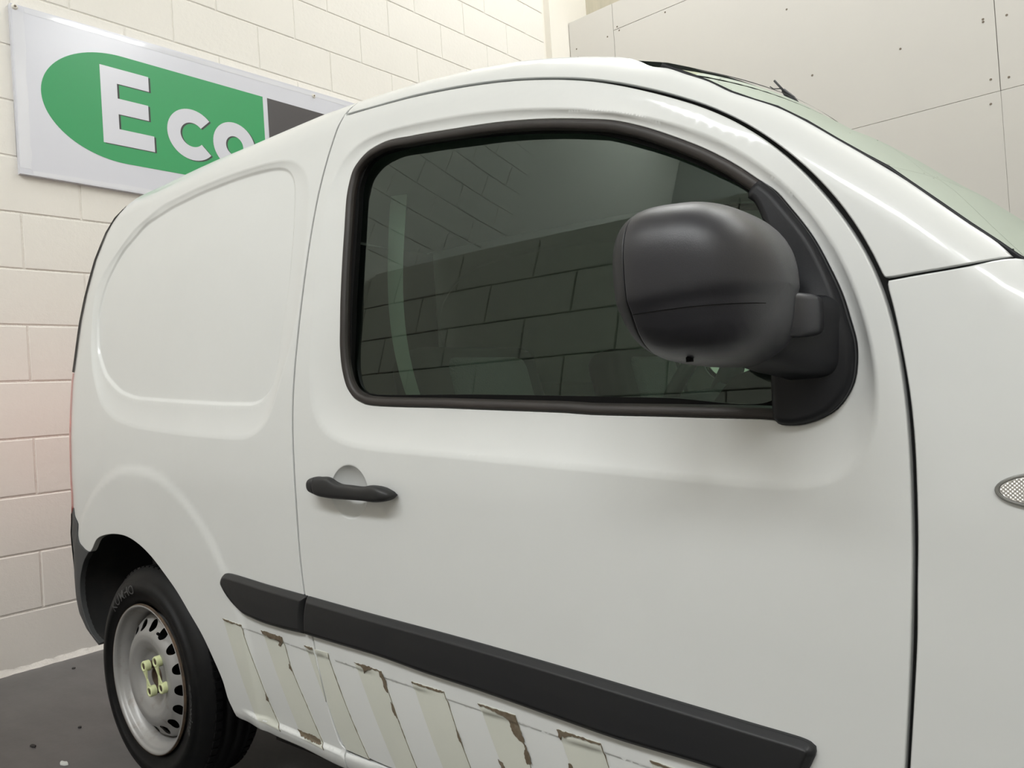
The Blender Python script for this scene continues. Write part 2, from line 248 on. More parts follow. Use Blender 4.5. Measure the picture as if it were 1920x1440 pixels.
    'doorF': [(-1.3043,1.6671),(-1.2743,1.664),(-1.2443,1.6607),(-1.2143,1.6574),(-1.1843,1.6538),(-1.1544,1.65),(-1.1245,1.6461),(-1.0946,1.6419),(-1.0648,1.6374),(-1.035,1.6324),(-1.0053,1.6272),(-0.9757,1.6216),(-0.9461,1.6158),(-0.9165,1.6097),(-0.8871,1.6032),(-0.8577,1.5963),(-0.8285,1.5888),(-0.7995,1.5808),(-0.7706,1.5721),(-0.7418,1.5629),(-0.7133,1.5532),(-0.6851,1.5427),(-0.6571,1.5314),(-0.6296,1.5192),(-0.6024,1.5062),(-0.5756,1.4924),(-0.549,1.4782),(-0.5226,1.4636),(-0.4965,1.4485),(-0.4708,1.4328),(-0.4458,1.4161),(-0.4216,1.3983),(-0.3984,1.3792),(-0.3762,1.3589),(-0.3552,1.3375),(-0.3353,1.3149),(-0.3166,1.2914),(-0.2991,1.267),(-0.2827,1.2418),(-0.2675,1.2159),(-0.2538,1.1893),(-0.242,1.1618),(-0.2323,1.1335),(-0.2246,1.1045),(-0.2188,1.075),(-0.2145,1.0452),(-0.2115,1.0153),(-0.2095,0.9852),(-0.2084,0.9551),(-0.2081,0.925),(-0.2084,0.8948),(-0.2093,0.8646),(-0.2106,0.8345),(-0.2124,0.8044),(-0.2146,0.7743),(-0.2171,0.7442),(-0.2197,0.7142),(-0.2226,0.6842),(-0.2257,0.6541),(-0.229,0.6242),(-0.2324,0.5942),(-0.2359,0.5642)],
    'railD': [(-1.3183,1.6745),(-1.288,1.6708),(-1.2578,1.6671),(-1.2275,1.6634),(-1.1972,1.6598),(-1.167,1.6563),(-1.1367,1.6527),(-1.1065,1.6488),(-1.0763,1.6446),(-1.0462,1.6398),(-1.0162,1.6345),(-0.9862,1.629),(-0.9563,1.6231),(-0.9265,1.6169),(-0.8967,1.6104),(-0.8671,1.6034),(-0.8375,1.5959),(-0.8081,1.5878),(-0.7789,1.5792),(-0.7499,1.57),(-0.721,1.5603),(-0.6923,1.5499),(-0.664,1.5389),(-0.636,1.527),(-0.6083,1.5143),(-0.5811,1.5007),(-0.5541,1.4866),(-0.5273,1.4721),(-0.5008,1.457),(-0.4748,1.4412),(-0.4494,1.4246),(-0.4248,1.4067),(-0.4012,1.3877),(-0.3785,1.3675),(-0.3567,1.3462),(-0.3359,1.3241),(-0.3161,1.3011),(-0.2976,1.2771),(-0.2804,1.2521),(-0.2648,1.2261),(-0.2508,1.1992),(-0.2385,1.1716),(-0.2273,1.1434)],
    'pilB': [(-0.2273,1.1434),(-0.225,1.1414),(-0.1917,1.1423),(-0.1398,1.1448),(-0.099,1.1493)],
    'fendT': [(-0.2233,1.1386),(-0.1918,1.1394),(-0.1398,1.142),(-0.0961,1.1466)],
    'fendF': [(-0.2257,1.1367),(-0.2184,1.1047),(-0.2113,1.0578),(-0.2047,0.9983),(-0.2023,0.9423),(-0.2026,0.9009),(-0.2044,0.8455),(-0.2092,0.7789),(-0.2136,0.7168),(-0.2204,0.6541),(-0.2307,0.5654)],
    'seamR': [(-1.325,1.6758),(-1.329,1.6593),(-1.3404,1.6308),(-1.3509,1.6021),(-1.3601,1.5729),(-1.3681,1.5433),(-1.3749,1.5135),(-1.3806,1.4833),(-1.3851,1.453),(-1.3891,1.4226),(-1.3925,1.3921),(-1.3957,1.3616),(-1.3986,1.331),(-1.4013,1.3005),(-1.4039,1.2699),(-1.4064,1.2393),(-1.4088,1.2087),(-1.4111,1.1781),(-1.4131,1.1475),(-1.4149,1.1169),(-1.4161,1.0862),(-1.4166,1.0556),(-1.4162,1.0249),(-1.4148,0.9943),(-1.4124,0.9637),(-1.4097,0.9332),(-1.4069,0.9026),(-1.4047,0.872),(-1.4036,0.8414),(-1.4034,0.8108),(-1.4033,0.7801),(-1.4029,0.7494),(-1.4016,0.7188),(-1.3993,0.6882),(-1.3961,0.6577),(-1.3918,0.6274),(-1.3861,0.5974),(-1.379,0.5676),(-1.3714,0.538),(-1.3642,0.5082),(-1.3576,0.4783),(-1.3509,0.4484),(-1.3432,0.4188),(-1.334,0.3896),(-1.3236,0.3608),(-1.3123,0.3338),(-1.3032,0.3281)],
    'doorB': [(-1.3032,0.3281),(-1.2406,0.3273),(-1.1818,0.3242)],
    'arch': [(-2.5345,0.6302),(-2.4724,0.6729),(-2.3834,0.6946),(-2.3243,0.6998),(-2.2536,0.6988),(-2.1709,0.6826),(-2.0945,0.654),(-2.0241,0.6166),(-1.9574,0.5765),(-1.8946,0.5286),(-1.8357,0.4823),(-1.7903,0.4316),(-1.7572,0.3836),(-1.7427,0.3387),(-1.7289,0.3166),(-1.725,0.301),(-1.7116,0.2976)],
    'archL': [(-2.5345,0.6302),(-2.5849,0.5907),(-2.6216,0.5299),(-2.6256,0.4788),(-2.608,0.4218),(-2.5709,0.3764),(-2.5027,0.3524)],
    'sillB': [(-1.7116,0.2976),(-1.6405,0.2985),(-1.5592,0.2924),(-1.456,0.2918),(-1.3368,0.2826)],
    'sillC': [(-1.725,0.3185),(-1.6105,0.3198),(-1.5246,0.3134),(-1.4454,0.3084),(-1.3512,0.3073),(-1.2767,0.3027)],
    'sillH': [(-1.6444,0.3308),(-1.5451,0.3306),(-1.452,0.3265),(-1.3749,0.3232),(-1.3122,0.3216),(-1.2264,0.3168)],
    'bump': [(-2.6741,0.7585),(-2.6579,0.7291),(-2.6294,0.709),(-2.6272,0.686),(-2.6162,0.6533),(-2.5906,0.642),(-2.5345,0.6302)],
    'mouldT': [(-1.7043,0.6495),(-1.5164,0.6417),(-1.3773,0.6348),(-1.1808,0.6251),(-0.9453,0.6142),(-0.7706,0.6037),(-0.5783,0.5901),(-0.4206,0.5789),(-0.3522,0.5737),(-0.3425,0.5713),(-0.3364,0.5668),(-0.3362,0.5603),(-0.3408,0.5486),(-0.3459,0.5407)],
    'mouldB': [(-1.7135,0.6396),(-1.7151,0.6269),(-1.7055,0.6141),(-1.6748,0.5874),(-1.6353,0.567),(-1.5862,0.559),(-1.4842,0.5534),(-1.3913,0.5535),(-1.2605,0.5497),(-1.163,0.5468),(-1.0182,0.5364),(-0.8906,0.5296),(-0.7355,0.5181),(-0.62,0.5101),(-0.4857,0.5068)],
    'mouldJ': [(-1.3772,0.6359),(-1.3904,0.5996),(-1.393,0.5555)],
    'press': [(-1.852,0.5251),(-1.6385,0.5304),(-1.5262,0.5285),(-1.4248,0.5268),(-1.2791,0.5163),(-1.0612,0.5051),(-0.9043,0.4945),(-0.8128,0.4876),(-0.7364,0.4875),(-0.648,0.4837),(-0.5804,0.48)],
    'dish': [(-1.2254,0.9118),(-1.1544,0.8787),(-1.2251,0.8073),(-1.2792,0.8759),(-1.278,0.8435),(-1.1637,0.8373)],
    'rep': [(-0.1256,0.8937),(-0.1238,0.9001),(-0.1195,0.9059),(-0.113,0.9089),(-0.1056,0.9106),(-0.0984,0.9113),(-0.1244,0.8885),(-0.1194,0.8806),(-0.1099,0.8763),(-0.1005,0.8738)],
    'stripe0': [(-1.7255,0.5414),(-1.6475,0.5368),(-1.6395,0.5103),(-1.5829,0.403),(-1.5406,0.3312),(-1.5236,0.3145),(-1.6014,0.3198),(-1.63,0.3314)],
    'stripe1': [(-1.5664,0.5345),(-1.4842,0.5314),(-1.4602,0.4683),(-1.417,0.3998),(-1.3719,0.3177),(-1.3658,0.3117),(-1.4345,0.3179),(-1.4603,0.3322)],
    'stripe2': [(-1.4016,0.5271),(-1.3732,0.5271),(-1.3667,0.4929),(-1.3558,0.4613),(-1.3445,0.4174)],
    'stripe3': [(-1.3678,0.5246),(-1.3204,0.5246),(-1.318,0.5068),(-1.261,0.3955),(-1.2231,0.3253),(-1.2964,0.3276),(-1.3193,0.3641),(-1.3405,0.4194),(-1.3539,0.4762)],
    'stripe4': [(-1.2365,0.5197),(-1.155,0.5169),(-1.1485,0.498),(-1.0825,0.3455),(-1.0765,0.3263),(-1.136,0.3119)],
    'stripe5': [(-1.0719,0.5129),(-0.988,0.5104),(-0.9603,0.4348),(-0.9398,0.3835),(-0.9339,0.3658),(-1.0033,0.3467)],
    'stripe6': [(-0.9068,0.5064),(-0.8247,0.5032),(-0.8017,0.4197),(-0.7972,0.403),(-0.8571,0.3868)],
    'stripe7': [(-0.7406,0.4986),(-0.6593,0.4955),(-0.6488,0.4592),(-0.6444,0.4458),(-0.7154,0.4268)],
    'stripe8': [(-0.576,0.4911),(-0.5363,0.4889),(-0.5309,0.4746),(-0.5647,0.4654)],
    'peel0': [(-1.5664,0.5345),(-1.5468,0.535),(-1.4841,0.5326),(-1.4831,0.5222),(-1.4961,0.509),(-1.502,0.5116),(-1.4966,0.5211),(-1.5079,0.5231),(-1.5182,0.5238),(-1.5351,0.5221),(-1.5393,0.5254),(-1.552,0.527),(-1.5605,0.5281)],
    'peel1': [(-1.4623,0.3325),(-1.4433,0.3298),(-1.4041,0.3321),(-1.3826,0.3279),(-1.3775,0.3207),(-1.3878,0.3191),(-1.4047,0.3196),(-1.4306,0.3211),(-1.4505,0.3221)],
    'peel2': [(-1.2364,0.5204),(-1.1956,0.5201),(-1.155,0.5169),(-1.1468,0.5061),(-1.143,0.4909),(-1.1415,0.4769),(-1.1514,0.4841),(-1.1545,0.4989),(-1.1597,0.5057),(-1.1613,0.5158),(-1.18,0.5166),(-1.1964,0.5116),(-1.208,0.5026),(-1.2091,0.5135),(-1.2202,0.5168)],
    'peel3': [(-0.9069,0.5059),(-0.8615,0.5044),(-0.8247,0.5032),(-0.8191,0.4843),(-0.8131,0.4655),(-0.8041,0.4456),(-0.7994,0.4291),(-0.8087,0.4249),(-0.8134,0.4415),(-0.8077,0.4535),(-0.8179,0.4617),(-0.8286,0.4681),(-0.8367,0.4777),(-0.8397,0.4911),(-0.8505,0.496),(-0.8654,0.4991),(-0.8853,0.5031),(-0.9035,0.503)],
    'peel4': [(-0.8367,0.4777),(-0.8247,0.5032),(-0.8191,0.4843),(-0.8101,0.4617),(-0.8181,0.4599),(-0.8318,0.47)],
    'peel5': [(-0.7406,0.4986),(-0.7252,0.4984),(-0.6593,0.4955),(-0.6605,0.4928),(-0.6758,0.4932),(-0.7002,0.4949),(-0.7205,0.4936),(-0.7259,0.489),(-0.7298,0.4915),(-0.7354,0.4809),(-0.7389,0.4945)],
    'peel6': [(-0.7242,0.4482),(-0.7182,0.4481),(-0.7147,0.4338),(-0.722,0.4319)],
    'peel7': [(-1.4016,0.5271),(-1.3732,0.5271),(-1.3718,0.5228),(-1.3869,0.5215),(-1.3923,0.524)],
    'peel8': [(-1.7255,0.5414),(-1.6475,0.5368),(-1.6475,0.5332),(-1.6632,0.5363),(-1.6944,0.5356),(-1.7209,0.5382)],
    'peel9': [(-1.0719,0.5129),(-0.988,0.5104),(-0.9909,0.508),(-1.0165,0.5078),(-1.0328,0.5095),(-1.0468,0.5088),(-1.0579,0.5106),(-1.0678,0.5107)],
    'peel10': [(-1.467,0.4776),(-1.4585,0.4663),(-1.4572,0.4619),(-1.4664,0.4672)],
    'peel11': [(-1.5752,0.3884),(-1.5662,0.3804),(-1.5642,0.3709),(-1.5741,0.375)],
    'peel12': [(-1.1356,0.4617),(-1.1265,0.4503),(-1.1214,0.433),(-1.132,0.443)],
    'peel13': [(-0.965,0.449),(-0.9576,0.4364),(-0.953,0.4223),(-0.9622,0.4306)],
    'peel14': [(-0.8715,0.4171),(-0.8627,0.4129),(-0.8554,0.3983),(-0.8627,0.3964)],
    'peel15': [(-0.576,0.4911),(-0.558,0.4902),(-0.5363,0.4889),(-0.5398,0.4873),(-0.5583,0.4871),(-0.5736,0.4886)],
    'handle': [(-1.3273,0.8745),(-1.3187,0.8842),(-1.301,0.8899),(-1.2786,0.891),(-1.2488,0.8898),(-1.2353,0.8838),(-1.22,0.879),(-1.1825,0.8763),(-1.1462,0.8749),(-1.1195,0.8779),(-1.1025,0.876),(-1.0855,0.8699),(-1.0771,0.8648),(-1.0738,0.8591),(-1.0756,0.8537),(-1.0833,0.8495),(-1.0955,0.8472),(-1.1165,0.8461),(-1.148,0.8475),(-1.2032,0.8481),(-1.2606,0.8496),(-1.2967,0.8538),(-1.3206,0.8626),(-1.3279,0.8689)],
    'handleCut': [(-1.2956,0.8719)],
    'bolts': [(-2.1862,0.3414),(-2.1599,0.277),(-2.1171,0.3657),(-2.0921,0.298)],
}
DEBRIS = [((-2.587, 0.922), ('paint_chip', 0.02, 0.008, 'paper', 'small white paint chip on the grey floor near the wheel', 'paint chip', 1)), ((-2.819, 0.917), ('debris_flake', 0.014, 0.006, 'grit', 'small black flake on the grey floor left of the wheel', 'debris', 2)), ((-3.533, 1.316), ('debris_flake', 0.008, 0.006, 'grit', 'dark speck on the floor close under the block wall', 'debris', 3)), ((-2.839, 1.066), ('debris_flake', 0.007, 0.005, 'grit', 'dark crumb on the floor beside the tyre', 'debris', 4))]
# ------------------------------------------------------------------ body surface of the van side: y as a function of (x, z)
def pin(x, z, P):                                  # distance to a polygon and inside flags
    return poly_dist(x, z, P)
def catmull(P, step, closed=True, corner=50):
    P = [np.array(p, float) for p in P]; n = len(P); out = []
    def isc(i):
        if not closed and i in (0, n-1): return True
        a = P[i]-P[i-1]; b = P[(i+1) % n]-P[i]
        na, nb = np.hypot(*a), np.hypot(*b)
        if na < 1e-6 or nb < 1e-6: return True
        return np.degrees(np.arccos(np.clip(a@b/(na*nb), -1, 1))) > corner
    cs = [isc(i) for i in range(n)]
    for i in range(n if closed else n-1):
        p1, p2 = P[i], P[(i+1) % n]; L = np.hypot(*(p2-p1))
        if L < 1e-5: continue
        p0 = p1 - (p2-p1) if cs[i] else P[i-1]
        p3 = p2 + (p2-p1) if cs[(i+1) % n] else P[(i+2) % n]
        k = max(1, int(round(L/step)))
        if cs[i] and cs[(i+1) % n]:
            for q in range(k): out.append(p1+(p2-p1)*q/k)
            continue
        # centripetal-like scaling of tangents
        L0 = max(np.hypot(*(p1-p0)), 1e-6); L3 = max(np.hypot(*(p3-p2)), 1e-6)
        m1 = ((p2-p1)/L*L0 + (p1-p0)/L0*L)/(L0+L)*L
        m2 = ((p3-p2)/L3*L + (p2-p1)/L*L3)/(L+L3)*L
        m1 = m1*min(1, 2*L0/L); m2 = m2*min(1, 2*L3/L)
        for q in range(k):
            t = q/k; out.append((2*t**3-3*t*t+1)*p1+(t**3-2*t*t+t)*m1+(-2*t**3+3*t*t)*p2+(t**3-t*t)*m2)
    if not closed: out.append(P[-1])
    return np.array(out)
def loop_normals(P, closed=True):
    a = P-np.roll(P, 1, 0); b = np.roll(P, -1, 0)-P
    if not closed: a[0] = b[0]; b[-1] = a[-1]
    a = a/(np.hypot(*a.T)[:, None]+1e-9); b = b/(np.hypot(*b.T)[:, None]+1e-9)
    t = a+b; t = t/(np.hypot(*t.T)[:, None]+1e-9)
    return np.stack([t[:, 1], -t[:, 0]], -1)
def area(P):
    Q = np.roll(P, -1, 0); return .5*np.sum(P[:, 0]*Q[:, 1]-Q[:, 0]*P[:, 1])
def ccw(P): return P if area(P) > 0 else P[::-1].copy()
def smooth(P, step=.014): return [tuple(p) for p in catmull(P, step)]
REC[:] = [(smooth(T['recO']), smooth(T['recI']), (.022, .011, 1.1, 1.5)), (smooth(T['winO']), smooth(T['frameO']), (.018, .007, .98, 1.25))]
def panel(name, poly, m, parent=None, holes=(), step=.010, grid=.014, fn=None, r=.0022, lip=.016, sm=True, extra=(), corner=50, raw=False, creases=(), rings=(), **kw):
    """A skin following the body side inside poly (x, z), its rim rolled inwards."""
    f = (lambda x, z: full(x, z)) if fn is None else fn
    loops = [(ccw(np.array(poly) if raw else catmull(poly, step, corner=corner)), 1)] + [(ccw(catmull(h, step, corner=corner)), -1) for h in holes]
    V2, E2, out_n = [], [], []
    for P, s in loops:
        n = loop_normals(P)*s; Q = P-n*r
        b = len(V2); V2 += list(Q); E2 += [(b+i, b+(i+1) % len(Q)) for i in range(len(Q))]
        out_n.append((P, n, b))
    lo, hi = loops[0][0].min(0), loops[0][0].max(0)
    gx, gz = np.meshgrid(np.arange(lo[0], hi[0], grid), np.arange(lo[1], hi[1], grid))
    gx = gx.astype(float); gx[1::2] += grid*.5
    gx, gz = gx.ravel(), gz.ravel(); keep = np.ones(gx.shape, bool)
    ex = np.array([p for p in extra]) if len(extra) else None
    if ex is not None:
        for cx, cz, R in getattr(panel, 'clear', []): keep &= np.hypot(gx-cx, gz-cz) > R
        gx = np.concatenate([gx, ex[:, 0]]); gz = np.concatenate([gz, ex[:, 1]]); keep = np.concatenate([keep, np.ones(len(ex), bool)])
    for k, (P, s) in enumerate(loops):
        d, ins = pin(gx, gz, P); keep &= (ins if s > 0 else ~ins) & (d > (max(rings)+grid*.4 if len(rings) else grid*.45+r))
    for O_, I_ in creases:
        dO, iO = pin(gx, gz, O_); dI, iI = pin(gx, gz, I_); keep &= (dO > .006) & ~((iO & ~iI) & (dO+dI < .045)) & (dI > .005)
    V2 += [np.array(p) for p in zip(gx[keep], gz[keep])]
    for d_ in rings:                               # rows of points at a given distance inside the rim
        for P, s in loops:
            Q = P-loop_normals(P)*s*d_; dd, ii = pin(Q[:, 0], Q[:, 1], loops[0][0]); V2 += [q for q, a_, b_ in zip(Q, dd, ii) if b_ and a_ > d_*.8]
    for O_, I_ in creases:                         # a pressing: crease loop O_, with rows of points down to I_
        O2 = ccw(catmull(O_, .008)); I2 = ccw(catmull(I_, .003)); near = I2[np.argmin(np.hypot(O2[:, None, 0]-I2[None, :, 0], O2[:, None, 1]-I2[None, :, 1]), axis=1)]
        O2 = ccw(catmull(O_, .005)); near = I2[np.argmin(np.hypot(O2[:, None, 0]-I2[None, :, 0], O2[:, None, 1]-I2[None, :, 1]), axis=1)]
        for lp in (O2, I2): b = len(V2); V2 += list(lp); E2 += [(b+i, b+(i+1) % len(lp)) for i in range(len(lp))]
        nO = loop_normals(O2); V2 += list(O2+nO*.004)
        nI = loop_normals(I2)
        for o_ in (.0028, .0058, .009, .0135): V2 += list(I2[::2]+nI[::2]*o_)
        L_ = np.hypot(*(near-O2).T)[:, None]
        for t_ in (.12, .3, .5, .7): V2 += [q for q, l_ in zip(O2+(near-O2)*t_, L_) if l_*(1-t_) > .015]
    if len(creases) and len(holes): 
        Pa = np.array(V2); okk = np.ones(len(Pa), bool); nb_ = sum(len(P) for P, s in loops)
        for P, s in loops:
            d, ins = pin(Pa[:, 0], Pa[:, 1], P); okk[nb_:] &= ((ins if s > 0 else ~ins) & (d > r+.0015))[nb_:]
        mp_ = -np.ones(len(Pa), int); mp_[okk] = np.arange(okk.sum()); V2 = [v for v, k_ in zip(V2, okk) if k_]
        E2 = [(int(mp_[a_]), int(mp_[b_])) for a_, b_ in E2 if okk[a_] and okk[b_]]
    res = delaunay_2d_cdt([Vector((float(p[0]), float(p[1]))) for p in V2], E2, [], 0, 1e-7)
    vo, fo, orig = res[0], res[2], res[3]
    vv = np.array([(v.x, v.y) for v in vo])
    tri = np.array([t for t in fo if len(t) == 3]); c = vv[tri].mean(1)
    ok = np.ones(len(tri), bool)
    for k, (P, s) in enumerate(loops):
        n = loop_normals(P)*s
        d, ins = pin(c[:, 0], c[:, 1], P-n*r); ok &= (ins if s > 0 else ~ins)
    tri = tri[ok]
    # xz plane seen from -y : make faces wind so that the normal is -y
    a = vv[tri[:, 1]]-vv[tri[:, 0]]; b = vv[tri[:, 2]]-vv[tri[:, 0]]
    cr = a[:, 0]*b[:, 1]-a[:, 1]*b[:, 0]; tri[cr < 0] = tri[cr < 0][:, ::-1]
    X, Z = vv[:, 0], vv[:, 1]; Y = f(X, Z); h = 8e-4
    NX = (f(X+h, Z)-f(X-h, Z))/(2*h); NZ = (f(X, Z+h)-f(X, Z-h))/(2*h)
    N = np.stack([NX, -np.ones_like(NX), NZ], -1); N /= np.linalg.norm(N, axis=1)[:, None]
    verts = list(np.stack([X, Y, Z], -1)); norms = list(N); faces = [tuple(t) for t in tri]
    first = {}
    for i, os_ in enumerate(orig):
        for q in os_: first[q] = i
    for (P, n, b) in out_n:
        k = len(P); idx0 = [first.get(b+i, 0) for i in range(k)]
        Yb = f(P[:, 0]-n[:, 0]*r, P[:, 1]-n[:, 1]*r)
        prev = idx0
        rings = [(-.3*r, .35*r, .7), (0, r, 1.), (0, max(lip, r*1.2), 1.)]
        for ri, (o_, d_, bl) in enumerate(rings):
            cur = list(range(len(verts), len(verts)+k))
            for i in range(k):
                verts.append((P[i, 0]+n[i, 0]*o_, Yb[i]+d_, P[i, 1]+n[i, 1]*o_))
                nn = np.array([n[i, 0], 0, n[i, 1]])*bl+norms[idx0[i]]*(1-bl); norms.append(nn/np.linalg.norm(nn))
            for i in range(k):
                j = (i+1) % k; q = (prev[i], prev[j], cur[j], cur[i])
                # orientation: outward loops are ccw in (x, z); from -y view that is ccw too
                if len({*q}) == 4: faces.append(q)
            prev = cur
    VA = np.array(verts, float); NA = np.array(norms, float); ff = []
    for q in faces:
        g = np.cross(VA[q[1]]-VA[q[0]], VA[q[-1]]-VA[q[0]])
        ff.append(q if g @ NA[list(q)].sum(0) >= 0 else q[::-1])
    return mesh(name, VA, ff, m, parent, normals=NA if sm else None, **kw)
# ------------------------------------------------------------------ the van
YC = 1.87                                          # centre plane of the van
def empty(name, loc, label=None, cat=None, group=None):
    o = bpy.data.objects.new(name, None); COL.objects.link(o); o.location = loc; o.empty_display_size = .2
    if label: o['label'] = label
    if cat: o['category'] = cat
    if group: o['group'] = group
    return o
van = empty('van', (0, 0, 0), 'white panel van with a black mirror, black mouldings and peeling tape stripes', 'van')
def ztop(x): return float(np.interp(x, *ZT))
def xrear(z): return float(np.interp(z, *XR))
def sub(P, a, b): return P[a:b]
def frange(a, b, n): return [a+(b-a)*i/(n-1) for i in range(n)]
far_side = []                                       # parts repeated, mirrored, on the van's far side

D = T
# --- rear quarter panel
def low_rows(x0, x1):
    P = []
    for x in frange(x0, x1, int(abs(x1-x0)/.010)+2):
        zl = .3288-.028*(x+1.65); zp = .5296-.0465*(x+1.64)
        P += [(x, zl+o) for o in (.0045, .0015, -.0015, -.0045, -.0075, -.011)]+[(x, zp+o) for o in (.002, 0, -.0025, -.005, -.007)]
    return P
rear_x = lambda z: xrear(z)-.086
q = []
q += [(x, ztop(x)-.0015) for x in frange(-1.318, -2.50, 18)]
q += [(rear_x(z), z) for z in frange(1.735, .78, 22)]
q += D['bump'][1:]
q += D['arch'][1:-1]
q += D['sillB'] + [(-1.30, .2825)]
q += [(-1.3005, .327)]
q += [(x-.0022, z) for x, z in D['seamR'][::-1][1:-1]]
wheelring = [( -2.185+r*cos(a), .305+r*sin(a)) for r in (.57, .58, .59, .60, .61, .62) for a in frange(.05*pi, .98*pi, 150)]
quarter = panel('rear_quarter_panel', q, 'paint', van, grid=.013, creases=[(D['recO'], D['recI'])], extra=low_rows(-1.74, -1.305))
far_side.append(quarter)
# --- door
dp = list(D['doorF']) + [(-.245, .50), (-.262, .40), (-.285, .335), (-.31, .3235)]
dp += [(-.6, .3245), (-.9, .3255)] + D['doorB'][::-1][:-1] + [(-1.293, .333)]
dp += [(x+.0022, z) for x, z in D['seamR'][::-1][1:]] + [(-1.3165, 1.6690)]
DC = (-1.2215, .8590)                               # finger dish behind the handle
def dish(x, z):
    r = np.hypot((x-DC[0])/.058, (z-DC[1])/.0525); return .022*np.clip(1-r**2, 0, 1)**.8
def door_y(x, z):
    y = full(x, z); return y + dish(np.asarray(x, float), np.asarray(z, float)).reshape(np.shape(y))
ring = [(DC[0]+.058*k*cos(a), DC[1]+.0525*k*sin(a)) for k in (.3, .5, .65, .78, .88, .95, .99, 1.01, 1.06) for a in frange(0, 2*pi*(1-1/60), 60)]
panel.clear = [(DC[0], DC[1], .064)]
door = panel('front_door', dp, 'paint', van, holes=[D['frameO']], grid=.013, fn=door_y, extra=ring+low_rows(-1.30, -.22), creases=[(D['winO'], D['frameO'])])
far_side.append(door)
# --- roof rail and windscreen pillar
rail = list(D['railD']) + D['pilB'][1:]
rail += [(x, ztop(x)-.0225) for x in (-.1125, -.1406, -.1703, -.2045, -.2514, -.2868, -.3247, -.3647, -.3982, -.4315, -.4667, -.5031, -.535)]
rail += [(x, ztop(x)-(.0225 if x > -.56 else .0225-(-.56-x)/.06*.021 if x > -.62 else .0015)) for x in frange(-.56, -1.312, 24)] + [(-1.3145, ztop(-1.3)-.0022)]
rl = panel('windscreen_pillar', rail, 'paint', van, grid=.012, rings=(.006, .012)); far_side.append(rl)
# --- front wing
wing = D['fendT'][1:] and [(-.2225, 1.1375)] + D['fendT'][1:]
wing += [(-.065, 1.138), (-.04, ztop(-.04)-.002)] + [(x, ztop(x)-.0015) for x in frange(0, .82, 20)]
wing += [(.84, .80), (.84, .46), (.60, .40)]
wing += [(.145+.37*cos(a), .305+.37*sin(a)) for a in frange(.12*pi, 1.0*pi, 18)]
wing += [(-.235, .30), (-.275, .33), (-.255, .40), (-.238, .50)]
wing += D['fendF'][::-1][:-1] + [(-.2235, 1.133)]
wg = panel('front_wing', wing, 'paint', van, grid=.02); far_side.append(wg)
# --- sill under the door
sill = [(-1.2985, .3210), (-.9, .3200), (-.285, .3180), (-.275, .27), (-.9, .275), (-1.2985, .2825)]
far_side.append(panel('sill', sill, 'paint', van, grid=.010, fn=lambda x, z: full(x, z)))
# --- backing strips added behind the shut lines, coloured as the shade inside them
def ribbon(name, pts, w, dy, m, closed=False):
    P = catmull(pts, .015, closed=closed); n = loop_normals(P, closed)
    rows = []
    for k in (-1, 1):
        Q = P+n*w*k; y = full(P[:, 0], P[:, 1])+dy
        rows.append([(a, b, c) for a, b, c in zip(Q[:, 0], y, Q[:, 1])])
    return grid_mesh(name, rows, m, van, closed=closed)
far_side.append(ribbon('gap_backing', list(D['seamR']), .016, .0150, 'gap_light'))
DF = catmull(D['doorF'], .03, closed=False); nf_ = loop_normals(DF, False)
if (nf_[5] @ (DF[5]-np.array([-.8, 1.2]))) < 0: nf_ = -nf_
fr = [tuple(p) for p in DF+nf_*.0045]
far_side.append(ribbon('gap_backing', [(-1.327, 1.674)]+fr[1:]+[(-.25, .45), (-.28, .34)], .012, .0165, 'gap'))
far_side.append(ribbon('gap_backing', [(-1.30, .3265), (-.9, .3235), (-.3, .321)], .012, .0150, 'gap'))
far_side.append(ribbon('gap_backing', [(-.2233, 1.1400), (-.1398, 1.1434), (-.0975, 1.1480)], .012, .0150, 'gap'))

# --- window seal, glass
FO, GL = D['frameO'], D['glass']
FOS = smooth(FO, .007); FOr = ccw(catmull(FO, .006)); SIN = FOr-loop_normals(FOr)*.0175
def seal_y(x, z):
    x = np.asarray(x, float); z = np.asarray(z, float); sh = np.shape(x+z)
    d, i = poly_dist(x+0*z, z+0*x, FOS); d = np.where(i, d, 0)
    o = np.interp(d, [0, .0015, .004, .0135, .0155, .018, .03], [.001, -.002, -.0035, -.0015, .001, .008, .010])
    return full(x, z)+o.reshape(sh)
far_side.append(panel('window_seal', FO, 'rubber', door, holes=[[tuple(p) for p in SIN[::2]]], grid=.006, step=.006, fn=seal_y, r=.0003, lip=.006, rings=(.0015, .004, .009, .0135, .0155)))
black = panel('glass_channel', catmull(FO, .008), 'black', door, holes=[GL], grid=.02, step=.008, fn=lambda x, z: full(x, z)+.0115, r=.0003, lip=.012, raw=True)
c = np.mean(np.array(GL), 0); big = [tuple((np.array(p)-c)*1.006+c) for p in GL]
gl = panel('window_glass', big, 'side_glass', door, grid=.03, fn=lambda x, z: side(np.asarray(x, float), np.asarray(z, float))+.0315, r=.0003, lip=.0004)
far_side.append(gl)
# lower waist strip with its end joint
wt = D['lowtrimTop']
